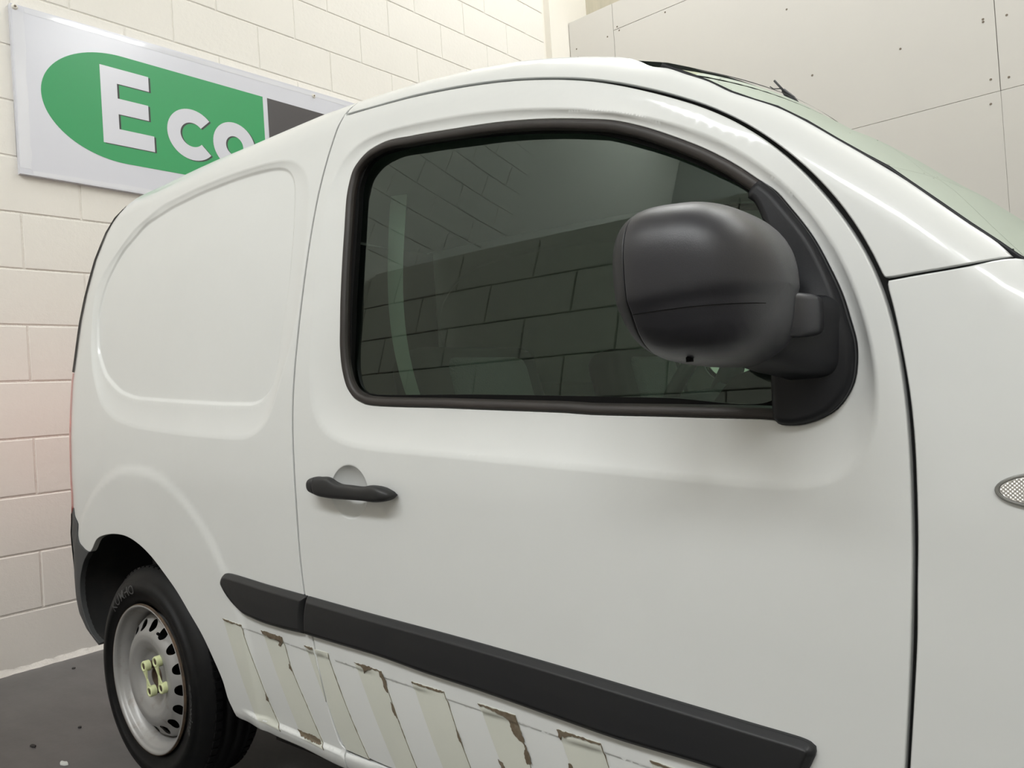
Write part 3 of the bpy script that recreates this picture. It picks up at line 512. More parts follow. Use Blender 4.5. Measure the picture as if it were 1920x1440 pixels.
# --- mirror sail (black triangle) and mirror
SL = D['sail']; SLS = smooth(SL, .006)
def sail_y(x, z):
    x = np.asarray(x, float); z = np.asarray(z, float); sh = np.shape(x+z)
    d, i = poly_dist(x+0*z, z+0*x, SLS); d = np.where(i, d, 0)
    foot = .020*np.exp(-(((x+.315)/.032)**2+((z-1.075)/.055)**2)).ravel() if np.ndim(x) else 0
    return full(x, z)-(.013*np.sqrt(np.clip(d/.010, 0, 1)*(2-np.clip(d/.010, 0, 1)))+.003+foot).reshape(sh)
mirror = panel('door_mirror', SL, 'plastic', van, grid=.006, step=.006, fn=sail_y, r=.001, lip=.02, rings=(.0015, .004, .008, .0105), label='black plastic mirror mount')
HC = Vector((-.3835, .860, 1.1440))                 # mirror head centre
HA, HB, HCz = .092, .122, .0925
def head_ring(xl, n=64, k=1.0):
    s = (max(0, 1-abs(xl/HA)**(2.3 if xl > 0 else 3.2)))**(1/(2.3 if xl > 0 else 3.2))*k
    out = []
    for i in range(n):
        a = 2*pi*i/n; ca, sa = cos(a), sin(a); e = 2/2.95
        y = HB*s*math.copysign(abs(ca)**e, ca); z = HCz*s*math.copysign(abs(sa)**e, sa)
        if z < 0: z *= 1.04+.10*(-y/HB)*0
        z += -.10*(y)*0 - .10*xl-(.075*y if z < 0 else .022*y)
        # soft waist crease under which the lower cover tucks in
        if z < -.030*s:
            t = min(1, (-.030*s-z)/.03); y *= 1-.035*t
        out.append((HC.x+xl, HC.y+y, HC.z+z))
    return out
def tuck(rows, lo=.0040):
    zc = HC.z-.014; out = []
    for r in rows:
        q = []
        for p in r:
            t = max(0, min(1, (zc-p[2]+.05*(p[0]-HC.x))/.016)); t = t*t*(3-2*t); u = max(0, min(1, (zc-.030-p[2])/.03))
            k = 1-(lo*t-.004*u)/.09; q.append((HC.x+(p[0]-HC.x)*(k if p[0] > HC.x else 1), HC.y+(p[1]-HC.y)*k, p[2]))
        out.append(q)
    return out
sh = [head_ring(x, n=128) for x in [-.048]+frange(-.047, .06, 22)+[.068, .074, .080, .085, .089, .0915]]
rows = [head_ring(-.048, n=128, k=.97)]+sh
mh = grid_mesh('mirror_shell', tuck(rows+[[tuple(np.mean(np.array(sh[-1]), 0))]*128]), 'mirror_shell', mirror, closed=True)
rim = [head_ring(-.0505, k=.965), head_ring(-.0505, k=.99)]+[head_ring(x, k=.993) for x in frange(-.053, -.086, 8)]+[head_ring(-.088, k=.93), head_ring(-.080, k=.90)]
grid_mesh('mirror_rim', tuck(rim), 'mould', mirror, closed=True)
gr = head_ring(-.080, k=.93); 
mesh('mirror_glass', gr, [tuple(range(len(gr)))], 'chrome', mirror)
# arm : loft of rounded boxes from the sail to the head
def rbox(c, ax, az, u, v, n=28, e=2/4.0):
    return [tuple(Vector(c)+Vector(u)*ax*math.copysign(abs(cos(2*pi*i/n))**e, cos(2*pi*i/n))+Vector(v)*az*math.copysign(abs(sin(2*pi*i/n))**e, sin(2*pi*i/n))) for i in range(n)]
U, W = Vector((1, 0, 0)), Vector((0, 0, 1))
armrows = []
for x, y, z, ax, az in ((-.318, 1.020, 1.076, .046, .057), (-.318, 1.000, 1.076, .0445, .0555), (-.3195, .988, 1.077, .0415, .0530), (-.323, .974, 1.077, .0365, .0500), (-.330, .955, 1.078, .0360, .0470), (-.340, .935, 1.079, .0370, .0430), (-.354, .905, 1.083, .038, .036), (-.37, .87, 1.088, .03, .028)):
    armrows.append(rbox((x, y, z), ax, az, U, W))
grid_mesh('mirror_arm', armrows, 'plastic', mirror, closed=True)
arm2 = [rbox((-.335, .9720, 1.1025), .040, .022, U, W, e=2/6), rbox((-.335, .9700, 1.1025), .0455, .0265, U, W, e=2/6), rbox((-.336, .9400, 1.1025), .0490, .0270, U, W, e=2/6), rbox((-.345, .90, 1.1025), .0500, .0270, U, W, e=2/6), rbox((-.37, .87, 1.102), .04, .025, U, W, e=2/6)]
grid_mesh('mirror_hinge', arm2, 'mirror_shell', mirror, closed=True)
# thin joint between the upper cover and the lower housing
zs = HC.z-.0335; line = []
for r in tuck(sh[1:-2]):
    c_ = [(a_, b_) for a_, b_ in zip(r, r[1:]+r[:1]) if (a_[2]-zs)*(b_[2]-zs) < 0 and a_[1] < HC.y]
    if c_: a_, b_ = c_[0]; t_ = (zs-a_[2])/(b_[2]-a_[2]); line.append((a_[0]+.0001, a_[1]+(b_[1]-a_[1])*t_-.0001, zs))
if len(line) > 3: tube('mirror_seam', line, .0005, 'black', mirror, seg=6)
pt = Vector(head_ring(-.004)[int(64*.695)])
tube('mirror_drain', [pt+Vector((0, 0, .004)), pt-Vector((0, 0, .004))], .0042, 'black', mirror, seg=12)

# --- side mouldings
mT, mB = D['mouldT'], D['mouldB']
def mould_fn(P, pr=.013):
    def f(x, z):
        x = np.asarray(x, float); z = np.asarray(z, float); sh = np.shape(x+z)
        d, i = poly_dist(x+0*z, z+0*x, P); d = np.where(i, d, 0)
        o = np.interp(d, [0, .002, .0065, .0075, .05], [.004, .009, .0115, .0140, .0150])
        return full(x, z)-o.reshape(sh)
    return f
mr = mT[:2]+[(-1.3785, .6350), (-1.3900, .5996), (-1.3945, .5540)]+[mB[6]]+mB[5::-1][:6]
P = catmull(mr, .006); far_side.append(panel('side_moulding', P, 'mould', van, grid=.006, fn=mould_fn(P), r=.0006, rings=(.002, .0065, .0075, .012), lip=.02, raw=True, label='rear pointed piece of the black side moulding'))
md = [(-1.3750, .6350)]+mT[3:12]+[(-.3408, .5486), (-.352, .528), (-.372, .508), (-.41, .503)]+mB[:8:-1]+[mB[8], mB[7]][:1]+[(-1.3910, .5540), (-1.3865, .5996)]
md = [(-1.3750, .6350)]+mT[3:12]+[(-.3408, .5486), (-.352, .528), (-.372, .508), (-.41, .503)]+mB[14:7:-1]+[(-1.3910, .5540), (-1.3865, .5996)]
P = catmull(md, .006); far_side.append(panel('side_moulding', P, 'mould', van, grid=.008, fn=mould_fn(P), r=.0006, rings=(.002, .0065, .0075, .012), lip=.02, raw=True, label='long black moulding across the door'))

# --- door handle
hd = D['handle']; c0 = D['handleCut'][0][0]
kr = max(range(len(hd)), key=lambda i: hd[i][0]); kl = min(range(len(hd)), key=lambda i: hd[i][0])
HL = np.array(catmull(hd, .002)); xl_, xr_ = HL[:, 0].min(), HL[:, 0].max()
def span(x):                                        # top and bottom of the handle outline at x
    Q = np.roll(HL, -1, 0); zz = []
    for (ax_, az_), (bx_, bz_) in zip(HL, Q):
        if (ax_-x)*(bx_-x) <= 0 and ax_ != bx_: zz.append(az_+(bz_-az_)*(x-ax_)/(bx_-ax_))
    return (min(zz), max(zz)) if len(zz) > 1 else (None, None)
def handle_part(name, xa, xb, n):
    rows = []
    for i in range(n):
        t = i/(n-1); x = xa+(xb-xa)*t; lo, hi = span(x)
        if lo is None: continue
        zc_, hz_ = (lo+hi)/2, max((hi-lo)/2, .0008); e = min(1, (x-xl_)/.016, (xr_-x)/.022); e = max(0, e)**.5
        y0_ = full(x, zc_).item(); yf, yb = y0_-.020-.016*e, y0_-.004-.008*min(1, max(0, min((x-xl_-.03)/.02, (xr_-x-.022)/.02)))
        yc_, hy_ = (yf+yb)/2, (yb-yf)/2
        rows.append([(x, yc_+hy_*math.copysign(abs(cos(2*pi*k/32))**.75, cos(2*pi*k/32)), zc_+hz_*math.copysign(abs(sin(2*pi*k/32))**.75, sin(2*pi*k/32))) for k in range(32)])
    V = [p for r in rows for p in r]; k = 32; F = []
    for i in range(len(rows)-1):
        for j in range(k): F.append((i*k+j, i*k+(j+1) % k, (i+1)*k+(j+1) % k, (i+1)*k+j))
    F += [tuple(range(k))[::-1], tuple(range((len(rows)-1)*k, len(rows)*k))]
    return mesh(name, V, F, 'mould', door, smooth=True)
far_side.append(handle_part('door_handle', c0+.0008, xr_-.0004, 44))
handle_part('lock_cap', xl_+.0004, c0-.0008, 14)
box('handle_mount', (xl_+.030, full(c0, .86).item()-.003, .8690), (.018, .012, .018), 'mould', door, bevel=.003)

# --- side repeater lamp on the wing
rc, ra, rb = (-.0745, .8925), .0515, .0200
ell = [(rc[0]+ra*cos(a), rc[1]+rb*sin(a)) for a in frange(0, 2*pi*(1-1/40), 40)]
eli = [(rc[0]+(ra-.0045)*cos(a), rc[1]+(rb-.0035)*sin(a)) for a in frange(0, 2*pi*(1-1/40), 40)]
rep = panel('side_repeater', ell, 'chrome', van, holes=[eli], grid=.003, step=.003, fn=lambda x, z: full(x, z)-.004, r=.001, lip=.006, label='oval clear side repeater lamp')
def lens_fn(x, z):
    x = np.asarray(x, float); z = np.asarray(z, float)
    return full(x, z)-.004-.0007*(np.cos(x*2*pi/.0042)*np.cos(z*2*pi/.0042))
panel('repeater_lens', eli, 'lens', rep, grid=.00105, step=.003, fn=lens_fn, r=.0005, lip=.003)

# --- old tape stripes with peeled patches
for i in range(9):
    P = D['stripe%d' % i]; own = quarter if i < 3 else door
    panel('tape_stripe', catmull(P, .006, corner=0), 'tape', own, grid=.007, fn=lambda x, z: full(x, z)-.0014, r=.0002, lip=.0014, raw=True, label='pale grey strip of old tape')
rnd = random.Random(3)
def jag(P, amp=.0016):
    Q = catmull(P, .0035, corner=10); n = loop_normals(ccw(Q)); Q = ccw(Q)
    return np.array([p+n[k]*rnd.uniform(-amp, amp) for k, p in enumerate(Q)])
for i in range(16):
    P = D['peel%d' % i]; own = quarter if i in (0, 1, 7, 8, 10, 11) else door
    panel('peeled_patch', jag(P, .0011), 'glue', own, grid=.006, fn=lambda x, z: full(x, z)-.0030, r=.0001, lip=.001, raw=True, label='brown dried adhesive')
# thin brown edge left along each stripe's front border
for a, b, own in ((0, (1, 6), quarter), (1, (1, 6), quarter), (3, (1, 5), door), (4, (1, 5), door), (5, (1, 5), door), (6, (1, 4), door), (7, (1, 4), door)):
    P = catmull(D['stripe%d' % a][b[0]:b[1]], .006, closed=False, corner=0); n = loop_normals(P, False); w = np.array([.0006+.0010*rnd.random()*(rnd.random() > .55) for _ in P])[:, None]
    loop = np.concatenate([P-n*w, (P+n*w*.4)[::-1]])
    panel('tape_edge', loop, 'glue', own, grid=.03, fn=lambda x, z: full(x, z)-.0022, r=.00005, lip=.0006, raw=True)

# --- rear corner, lamps, tailgate, rear bumper
def rear_pt(z, th, off=0.0):
    R = .30; xr = xrear(z)
    y = D0+float(base(z))+float(plan(xr-.08))+R*(1-cos(th)) - off*cos(th)
    zt_ = ztop(xr-.05); c = min(max(z-(zt_-.09), 0), .0886); y += .09-sqrt(.09**2-c*c)
    return (xr-R*sin(th)-off*sin(th), y, z)
def rear_strip(name, z0, z1, t0, t1, m, off=0., n=14, k=8, across=False, parent=None, **kw):
    rows = []
    for i in range(n):
        z = z0+(z1-z0)*i/(n-1)
        row = [rear_pt(z, t0+(t1-t0)*j/(k-1), off) for j in range(k)]
        if across:
            for j in range(1, 13):
                w = j/13; a = row[k-1]; row.append((a[0]-.03*4*w*(1-w), a[1]+(2*YC-2*a[1])*w, z))
            row += [(p[0], 2*YC-p[1], p[2]) for p in row[:k][::-1]]
        rows.append(row)
    return grid_mesh(name, rows, m, parent or van, **kw)
TH = asin(.086/.30)
lampo = rear_strip('tail_lamp', .735, 1.20, TH-.004, .85, 'red', off=.0045, label='red tail lamp wrapping the rear corner')
far_side.append(lampo)
far_side.append(rear_strip('rear_window_trim', 1.203, 1.735, TH-.006, .9, 'trimglass', off=.0065))
rear_strip('tailgate', .70, 1.735, .80, pi/2*.98, 'paint', off=-.001, across=True, n=20)
rear_strip('tailgate_window', 1.24, 1.62, 1.0, pi/2*.98, 'black', off=.004, across=True)
bp = D['bump'][:]+[(x, z) for x, z in D['archL'][1:]]+[(-2.545, .338)]+[(rear_x(z)-.0005, z) for z in frange(.35, .74, 9)]
bump_o = panel('rear_bumper', bp, 'bumper', van, grid=.014, fn=lambda x, z: full(x, z)-.003, corner=40, label='dark grey plastic rear bumper')
far_side.append(bump_o)
rear_strip('bumper_bar', .345, .735, TH-.003, pi/2*.98, 'bumper', off=.006, across=True, parent=bump_o)
far_side.append(rear_strip('lamp_light_block', .70, 1.72, TH-.002, 1.2, 'paint', off=-.004))  # opaque strip added behind the lamp to stop red light leaking inside
# --- roof skin
rows = []
xs = [-2.735, -2.70, -2.64, -2.55]+frange(-2.45, -.60, 24)+[-.56]
for x in xs:
    zt_ = ztop(x)-.0012; y0 = full(max(x, -2.45), zt_).item() if x > -2.5 else full(-2.45, ztop(-2.45)-.0012).item()+(-2.45-x)*.25
    if x < -2.45: zt_ = ztop(-2.45)-.0012-(-2.45-x)**2*.35
    k = max(0, min(1, (x+.95)/.39)); row = []
    for j in range(25):
        w = j/24; h = 1-(2*w-1)**2
        row.append((x+.045*h*k*k, y0+(2*YC-2*y0)*w, zt_+.055*h))
    rows.append(row)
grid_mesh('roof', rows, 'paint', van)
# --- windscreen
E3 = [(-.5480, 1.0985, 1.5330), (-.538, 1.0966, 1.5259), (-.5031, 1.0915, 1.5021), (-.4667, 1.0865, 1.4767), (-.4315, 1.0811, 1.4487), (-.3982, 1.0771, 1.4265), (-.3647, 1.0732, 1.4056), (-.3247, 1.0681, 1.3731), (-.2868, 1.0625, 1.338), (-.2514, 1.0581, 1.3066), (-.2256, 1.0551, 1.2846), (-.2045, 1.052, 1.2624), (-.1703, 1.0478, 1.227), (-.1406, 1.0442, 1.1958), (-.1125, 1.0413, 1.1678), (-.0988, 1.0399, 1.1534), (-.075, 1.038, 1.130)]
def screen_pt(e, w, drop=.0, inset=.0):
    s = (-.548-e[0])/(-.548+.075); b = .088-.075*s+.065*s*s; h = 1-(2*w-1)**2
    y = e[1]+inset+w*2*(YC-e[1]-inset)
    return (e[0]+h*b*.68-drop*.68, y, e[2]+h*b*.73-drop*.73)
rows = [[screen_pt(e, j/32, .003, .006+.012*i/16) for j in range(33)] for i, e in enumerate(E3)]
ws = grid_mesh('windscreen', rows, 'screen_glass', van)
rows = [[screen_pt(tuple(np.array(E3[0])+(np.array(E3[3])-np.array(E3[0]))*t), j/32, -.001, .004) for j in range(33)] for t in (-.03, .04, .09)]
grid_mesh('screen_band', [r[2:-2] for r in rows], 'black', ws)
# rubber along the pillar, wider towards the scuttle
for sgn in (1, -1):
    rows = []
    for i, e in enumerate(E3):
        t = i/16; wd = .006+.015*t**2
        a = screen_pt(e, 0, .012); b = screen_pt(e, 0, .0005); cpt = screen_pt(e, 0.0, -.0015)
        cpt = screen_pt(e, 0.0, -.003); r = [(a[0], e[1]+.006, a[2]), (b[0], e[1]+.002, b[2]), (cpt[0], e[1]+.002, cpt[2]), (cpt[0], e[1]+.002+wd*.6, cpt[2]-.001), (b[0]+.0, e[1]+.004+wd, b[2]-.002), (a[0], e[1]+.006+wd, a[2])]
        if sgn < 0: r = [(p[0], 2*YC-p[1], p[2]) for p in r]
        rows.append(r)
    grid_mesh('screen_seal', rows, 'plastic', ws)
# scuttle, bonnet, nose
rows = []
for i, (x, dz) in enumerate([(-.10, -.02), (-.07, -.012), (-.03, -.02), (.0, -.03)]):
    rows.append([(x+.10*(1-(2*j/24-1)**2), 1.035+(2*YC-2.07)*j/24, 1.150+dz+.03*(1-(2*j/24-1)**2)) for j in range(25)])
grid_mesh('scuttle_panel', rows, 'plastic', van)
tube('wiper_arm', [(-.08, 1.046, 1.150), (-.055, 1.062, 1.156), (.0, 1.12, 1.160), (.10, 1.45, 1.165), (.14, 1.75, 1.17)], [.012, .012, .010, .006, .004], 'plastic', van)
rows = []
for x in frange(-.03, .86, 16):
    y0 = full(x, ztop(x)-.0015).item(); zt_ = ztop(x)-.0015
    rows.append([(x+(.08*(1-(2*j/24-1)**2)), y0+(2*YC-2*y0)*j/24, zt_+.05*(1-(2*j/24-1)**2)*(1 if x < .8 else .6)) for j in range(25)])
grid_mesh('bonnet', rows, 'paint', van)
rows = []
for z, dx_ in ((.965, 0), (.90, .04), (.80, .06), (.70, .07)):
    y0 = full(.84, z).item(); rows.append([(.84+dx_+(.13*(1-(2*j/24-1)**2)), y0+(2*YC-2*y0)*j/24, z) for j in range(25)])
grid_mesh('front_grille', rows, 'bumper', van)
rows = []
for z, dx_ in ((.72, .075), (.60, .11), (.45, .11), (.30, .07)):
    y0 = full(.84, max(z, .46)).item(); rows.append([(.84+dx_*min(1, 4*j/24, 4*(24-j)/24)+(.13*(1-(2*j/24-1)**2)), y0+(2*YC-2*y0)*j/24, z) for j in range(25)])
grid_mesh('front_bumper', rows, 'bumper', van)
for s in (0, 1):
    y = 1.20 if not s else 2*YC-1.20
    bm = bmesh.new(); bmesh.ops.create_uvsphere(bm, u_segments=24, v_segments=12, radius=1)
    for v in bm.verts: v.co = Vector((.895+v.co.x*.07, y+v.co.y*.14, .83+v.co.z*.085))
    bm_obj('headlamp', bm, 'headlamp', van, smooth=True)
# broken aerial stub on the roof's front edge
aer = tube('aerial', [(-.525, 1.70, 1.595), (-.544, 1.70, 1.633), (-.560, 1.70, 1.657)], [.0095, .0085, .0045], 'plastic', van, seg=12)
tube('aerial_wire', [(-.560, 1.70, 1.657), (-.578, 1.70, 1.684)], .0024, 'bumper', aer, seg=8)
tube('aerial_wire', [(-.563, 1.70, 1.662), (-.577, 1.688, 1.662), (-.583, 1.684, 1.668)], .0012, 'bumper', aer, seg=6)

# --- wheel housings, underbody
def housing(name, cx, R, x0=None):
    rows = []
    A = frange(-.12*pi, 1.12*pi, 40)
    for y, k in ((None, 1.0), (1.0, 1.0), (1.16, .97), (1.34, .92), (1.345, .5), (1.345, .01)):
        rows.append([(cx+R*k*cos(a), (full(cx+R*k*cos(a), max(.31, .305+R*k*sin(a))).item()+.010) if y is None else y+.02, max(.12, .305+R*k*sin(a))) for a in A])
    return grid_mesh(name, rows, 'arch', van)
def arch_liner():
    P = catmull(list(reversed(D['archL'][1:]))+D['arch'], .02, closed=False)
    rows = []
    for y, k in ((-.0, 1.0), (.05, 1.012), (.16, 1.01), (.33, .95), (.335, .5), (.335, .02)):
        rows.append([(-2.19+(p[0]+2.19)*k, (full(p[0], p[1]).item()+.012) if y == 0 else 1.0+y, .305+(p[1]-.305)*k) for p in P])
    return grid_mesh('wheel_housing', rows, 'arch', van)
far_side.append(arch_liner()); far_side.append(housing('wheel_housing', .145, .375))
box('underbody', (-.93, YC, .275), (1.40, 1.66, .05), 'arch', van)
box('underbody', (-.93, YC, .21), (1.1, .5, .09), 'arch', van)
box('rear_axle', (-2.18, YC, .30), (.09, 1.40, .09), 'arch', van)

# --- wheels
def make_wheel(cx):
    R = .306; o = (cx, 1.0, .305)
    prof = [(.030, .198), (.012, .206), (.002, .222), (-.003, .240), (-.0045, .2405), (-.0055, .252), (-.0035, .266), (-.0005, .2662), (.004, .278), (.013, .290), (.024, .2985), (.030, .3025)]
    grooves = []
    y = .034
    tread = [(.034, .3045), (.058, .3055), (.0585, .2985), (.0655, .2985), (.066, .306), (.092, .3062), (.0925, .299), (.0995, .299), (.100, .3062), (.126, .3058), (.1265, .2985), (.1335, .2985), (.134, .3050), (.158, .303)]
    back = [(.170, .298), (.182, .28), (.188, .25), (.182, .22), (.170, .20)]
    w = lathe_y('rear_wheel' if cx < -1 else 'front_wheel', prof+tread+back, 'tyre', van, seg=96, origin=o, label='steel wheel with a black road tyre')
    # tread blocks on the shoulder
    bm = bmesh.new()
    for i in range(72):
        a = 2*pi*i/72
        for yy, ww, sk in ((.040, .018, .02), (.149, .018, -.02)):
            rot = Matrix.Rotation(-a, 3, 'Y')
            box_bm(bm, (o[0]+.3035*cos(a), o[1]+yy, o[2]+.3035*sin(a)), (.008, ww, .018), rot)
    if cx < -1: bm_obj('tread_block', bm, 'tyre', w, kind='stuff')
    else: bm.free()
    # rim: outer lip, drop well, face
    rp = [(.006, .1975), (.001, .2035), (-.002, .2050), (-.003, .2035), (-.0005, .1985), (.006, .1955), (.012, .1945), (.016, .1915), (.022, .1850), (.030, .1800), (.040, .1775), (.052, .1760), (.060, .1740)]
    if cx > -1:
        lathe_y('rim', rp+[(.062, .17), (.04, .16), (.035, .12), (.06, .07), (.055, .03), (.055, .001)], 'steel', w, seg=64, origin=o); return w
    rim = lathe_y('rim', rp, 'steel', w, seg=96, origin=o, label='grey steel rim with rusty edge')
    lathe_y('rim_edge_rust', [(.0020, .2035), (-.0022, .2048), (-.0026, .2062), (.004, .2078)], 'rust', w, seg=96, origin=o)
    # face with 16 round holes, built as a polar sheet : y as a function of r
    NH = 16; RH, rh = .1460, .0150
    def fy(r):
        return float(np.interp(r, [0, .028, .0285, .036, .052, .066, .082, .105, .122, .133, .142, .160, .172, .1765], [.030, .030, .026, .028, .0300, .0255, .0140, .0050, .0055, .0110, .0200, .0300, .0440, .060]))
    P2 = []; ED = []
    def addloop(L):
        b = len(P2); P2.extend([Vector(p) for p in L]); ED.extend([(b+i, b+(i+1) % len(L)) for i in range(len(L))])
    addloop([(.1765*cos(2*pi*i/128), .1765*sin(2*pi*i/128)) for i in range(128)])
    addloop([(.028*cos(2*pi*i/40), .028*sin(2*pi*i/40)) for i in range(40)])
    cs = [(RH*cos(2*pi*(k+.8)/NH), RH*sin(2*pi*(k+.8)/NH)) for k in range(NH)]
    for cxh, cyh in cs: addloop([(cxh+rh*cos(2*pi*i/20), cyh+rh*sin(2*pi*i/20)) for i in range(20)])
    for r in frange(.032, .173, 26):
        n = int(2*pi*r/.0065)
        for i in range(n):
            x, z = r*cos(2*pi*(i+.5*(int(r*1000) % 2))/n), r*sin(2*pi*(i+.5*(int(r*1000) % 2))/n)
            if all(hypot2(x-a, z-b) > (rh+.0015)**2 for a, b in cs): P2.append(Vector((x, z)))
    vo, _, fo, *_r = delaunay_2d_cdt(P2, ED, [], 0, 1e-7)
    tris = []
    for t in fo:
        mx = sum(vo[i].x for i in t)/len(t); mz = sum(vo[i].y for i in t)/len(t)
        if hypot2(mx, mz) < .028**2 or any(hypot2(mx-a, mz-b) < rh*rh*.97 for a, b in cs): continue
        tris.append(tuple(t) if True else 0)
    V = [(o[0]+v.x, o[1]+fy(v.length), o[2]+v.y) for v in vo]
    mesh('wheel_face', V, tris, 'steel', w, smooth=True)
    lathe_y('brake_drum', [(.10, .165), (.068, .160), (.066, .08), (.066, .001)], 'black', w, seg=40, origin=o)
    # rusty hub
    lathe_y('hub', [(.06, .0285), (.030, .0285), (.026, .027), (.0255, .0215), (.030, .020), (.031, .001)], 'rust', w, seg=40, origin=o)
    # four wheel bolts with two linked yellow loose-nut indicators
    bolts = D['bolts']
    for bx, bz in bolts:
        dx_, dz_ = bx, bz
        lathe_y('wheel_bolt', [(.035, .0125), (.012, .0105), (-.004, .0100), (-.006, .0085), (-.006, .0001)], 'rust', w, seg=6 if 0 else 18, origin=(dx_, o[1], dz_))
        lathe_y('nut_ring', [(.008, .0150), (-.006, .0150), (-.0085, .0135), (-.0085, .0092), (-.0055, .0088), (.006, .0088)], 'indicator', w, seg=28, origin=(dx_, o[1], dz_))
    for i, j in ((0, 1), (2, 3)):
        a, b = np.array(bolts[i]), np.array(bolts[j]); d = (b-a)/np.hypot(*(b-a)); n = np.array([-d[1], d[0]]); L = np.hypot(*(b-a))
        prof2 = [(.012, .0095), (.024, .0045), (L/2, .0014), (L-.024, .0045), (L-.012, .0095)]
        top = [a+d*s+n*h for s, h in prof2]; bot = [a+d*s-n*h for s, h in prof2][::-1]
        loop = top+bot; V = [(p[0], o[1]-.0075, p[1]) for p in loop]+[(p[0], o[1]-.0035, p[1]) for p in loop]; k = len(loop)
        Fc = [tuple(range(k)), tuple(range(k, 2*k))[::-1]]+[(i_, (i_+1) % k, k+(i_+1) % k, k+i_) for i_ in range(k)]
        mesh('nut_link', V, Fc, 'indicator', w)
    tube('tyre_valve', [(o[0]+.135*cos(1.05), o[1]+.01, o[2]+.150*sin(1.05)), (o[0]+.150*cos(1.0), o[1]-.002, o[2]+.165*sin(1.0))], .004, 'black', w, seg=8)
    # raised lettering
    def side_y(r): return float(np.interp(r, [.222, .240, .252, .266, .278, .290], [.002, -.003, -.0055, -.0035, .004, .013]))
    def arc_text(txt, size, r_in, a0, sx=1.0, name='tyre_lettering'):
        cu = bpy.data.curves.new('t', 'FONT'); cu.body = txt; cu.size = size; cu.offset = size*.007; cu.resolution_u = 2
        tmp = bpy.data.objects.new('t', cu); COL.objects.link(tmp)
        bpy.context.view_layer.update(); dg = bpy.context.evaluated_depsgraph_get(); me = bpy.data.meshes.new_from_object(tmp.evaluated_get(dg))
        bm = bmesh.new(); bm.from_mesh(me); bmesh.ops.triangulate(bm, faces=bm.faces[:])
        for v in bm.verts:
            r = r_in+v.co.y; a = a0 - v.co.x*sx/r_in
            v.co = Vector((o[0]+r*cos(a), o[1]+side_y(r)-.0016, o[2]+r*sin(a)))
        bpy.data.objects.remove(tmp)
        return bm_obj(name, bm, 'tyre_text', w)
    arc_text('KUMHO', .038, .2370, radians(136), 1.1)
    arc_text('ecowing', .030, .2400, radians(8), 1.35)
    return w
def hypot2(a, b): return a*a+b*b
rw = make_wheel(-2.185); fw = make_wheel(.145)
far_side.append(fw)

# --- cabin
box('rear_gap_block', (-2.50, YC, 1.02), (.03, 1.36, 1.36), 'interior', van)  # panel added to hide the bright wall showing through the rear gap
box('floor_pan', (-1.3, YC, .34), (2.5, 1.60, .03), 'interior', van)
rows = []
for x in frange(-2.6, -.56, 16):
    y0 = D0+.19; rows.append([(x, y0+.02+(2*YC-2*y0-.04)*j/12, ztop(max(x, -2.4))-.05+.04*(1-(2*j/12-1)**2)) for j in range(13)])
grid_mesh('headlining', rows, 'headlining', van)
def seat(y):
    s = empty('seat', (-1.15, y, .34)); s.parent = van
    def part(name, c, sz, m, rot=None, b=.05):
        bm = bmesh.new(); box_bm(bm, (0, 0, 0), sz, None, b, 4)
        if rot: bmesh.ops.rotate(bm, verts=bm.verts, cent=(0, 0, 0), matrix=rot)
        bmesh.ops.translate(bm, verts=bm.verts, vec=c); return bm_obj(name, bm, m, s, smooth=True)
    R = Matrix.Rotation(radians(-14), 3, 'Y')
    part('seat_cushion', (.18, 0, .20), (.50, .48, .16), 'fabric2')
    part('backrest', (-.10, 0, .52), (.13, .46, .60), 'fabric2', R)
    part('backrest_centre', (-.075, 0, .54), (.11, .30, .50), 'fabric', R, .035)
    part('seat_base', (.15, 0, .06), (.40, .40, .14), 'interior', None, .02)
    return s
seat(1.45); seat(2.29)
rows = []
for x, z in ((-.16, 1.06), (-.22, 1.085), (-.34, 1.07), (-.45, 1.035), (-.50, .98), (-.48, .85), (-.44, .60)):
    rows.append([(x, 1.06+(2*YC-2.12)*j/16, z+.02*sin(3*pi*j/16)**2) for j in range(17)])
grid_mesh('dashboard', rows, 'interior', van)
sw = []
cW = Vector((-.66, 1.45, 1.00)); ax = Vector((-.86, 0, .50)).normalized(); uu = Vector((0, 1, 0)); vv_ = ax.cross(uu)
for i in range(48):
    a = 2*pi*i/48; d = uu*cos(a)+vv_*sin(a)
    sw.append([tuple(cW+d*(.185+.014*cos(2*pi*j/10))+ax*.014*sin(2*pi*j/10)) for j in range(10)])
sw.append(sw[0])
stw = grid_mesh('steering_wheel', sw, 'fabric2', van, closed=True)
for a in (0, pi, 1.5*pi): tube('spoke', [cW-ax*.02, cW+(uu*cos(a)+vv_*sin(a))*.185], [.03, .012], 'fabric2', stw)
tube('steering_column', [cW-ax*.01, cW-ax*.26], [.05, .04], 'interior', stw)
mesh('paper_sheet', [(-.40, 1.30, 1.075), (-.27, 1.32, 1.098), (-.26, 1.55, 1.105), (-.39, 1.54, 1.08)], [(0, 1, 2, 3)], 'paper', van)
# seat belt hanging by the door pillar
rows = []
for t in frange(0, 1, 14):
    x = -1.265+.10*(1-t)**3; z = 1.02+.47*t; y = 1.10+.075*t
    rows.append([(x, y, z), (x+.026+.012*t, y+.015, z)])
grid_mesh('seat_belt', rows, 'belt', van)
far_side.append(panel('inner_pillar', [(-1.45, 1.0), (-1.38, 1.60), (-1.335, 1.60), (-1.36, 1.0)], 'headlining', van, grid=.05, fn=lambda x, z: full(x, z)+.05))

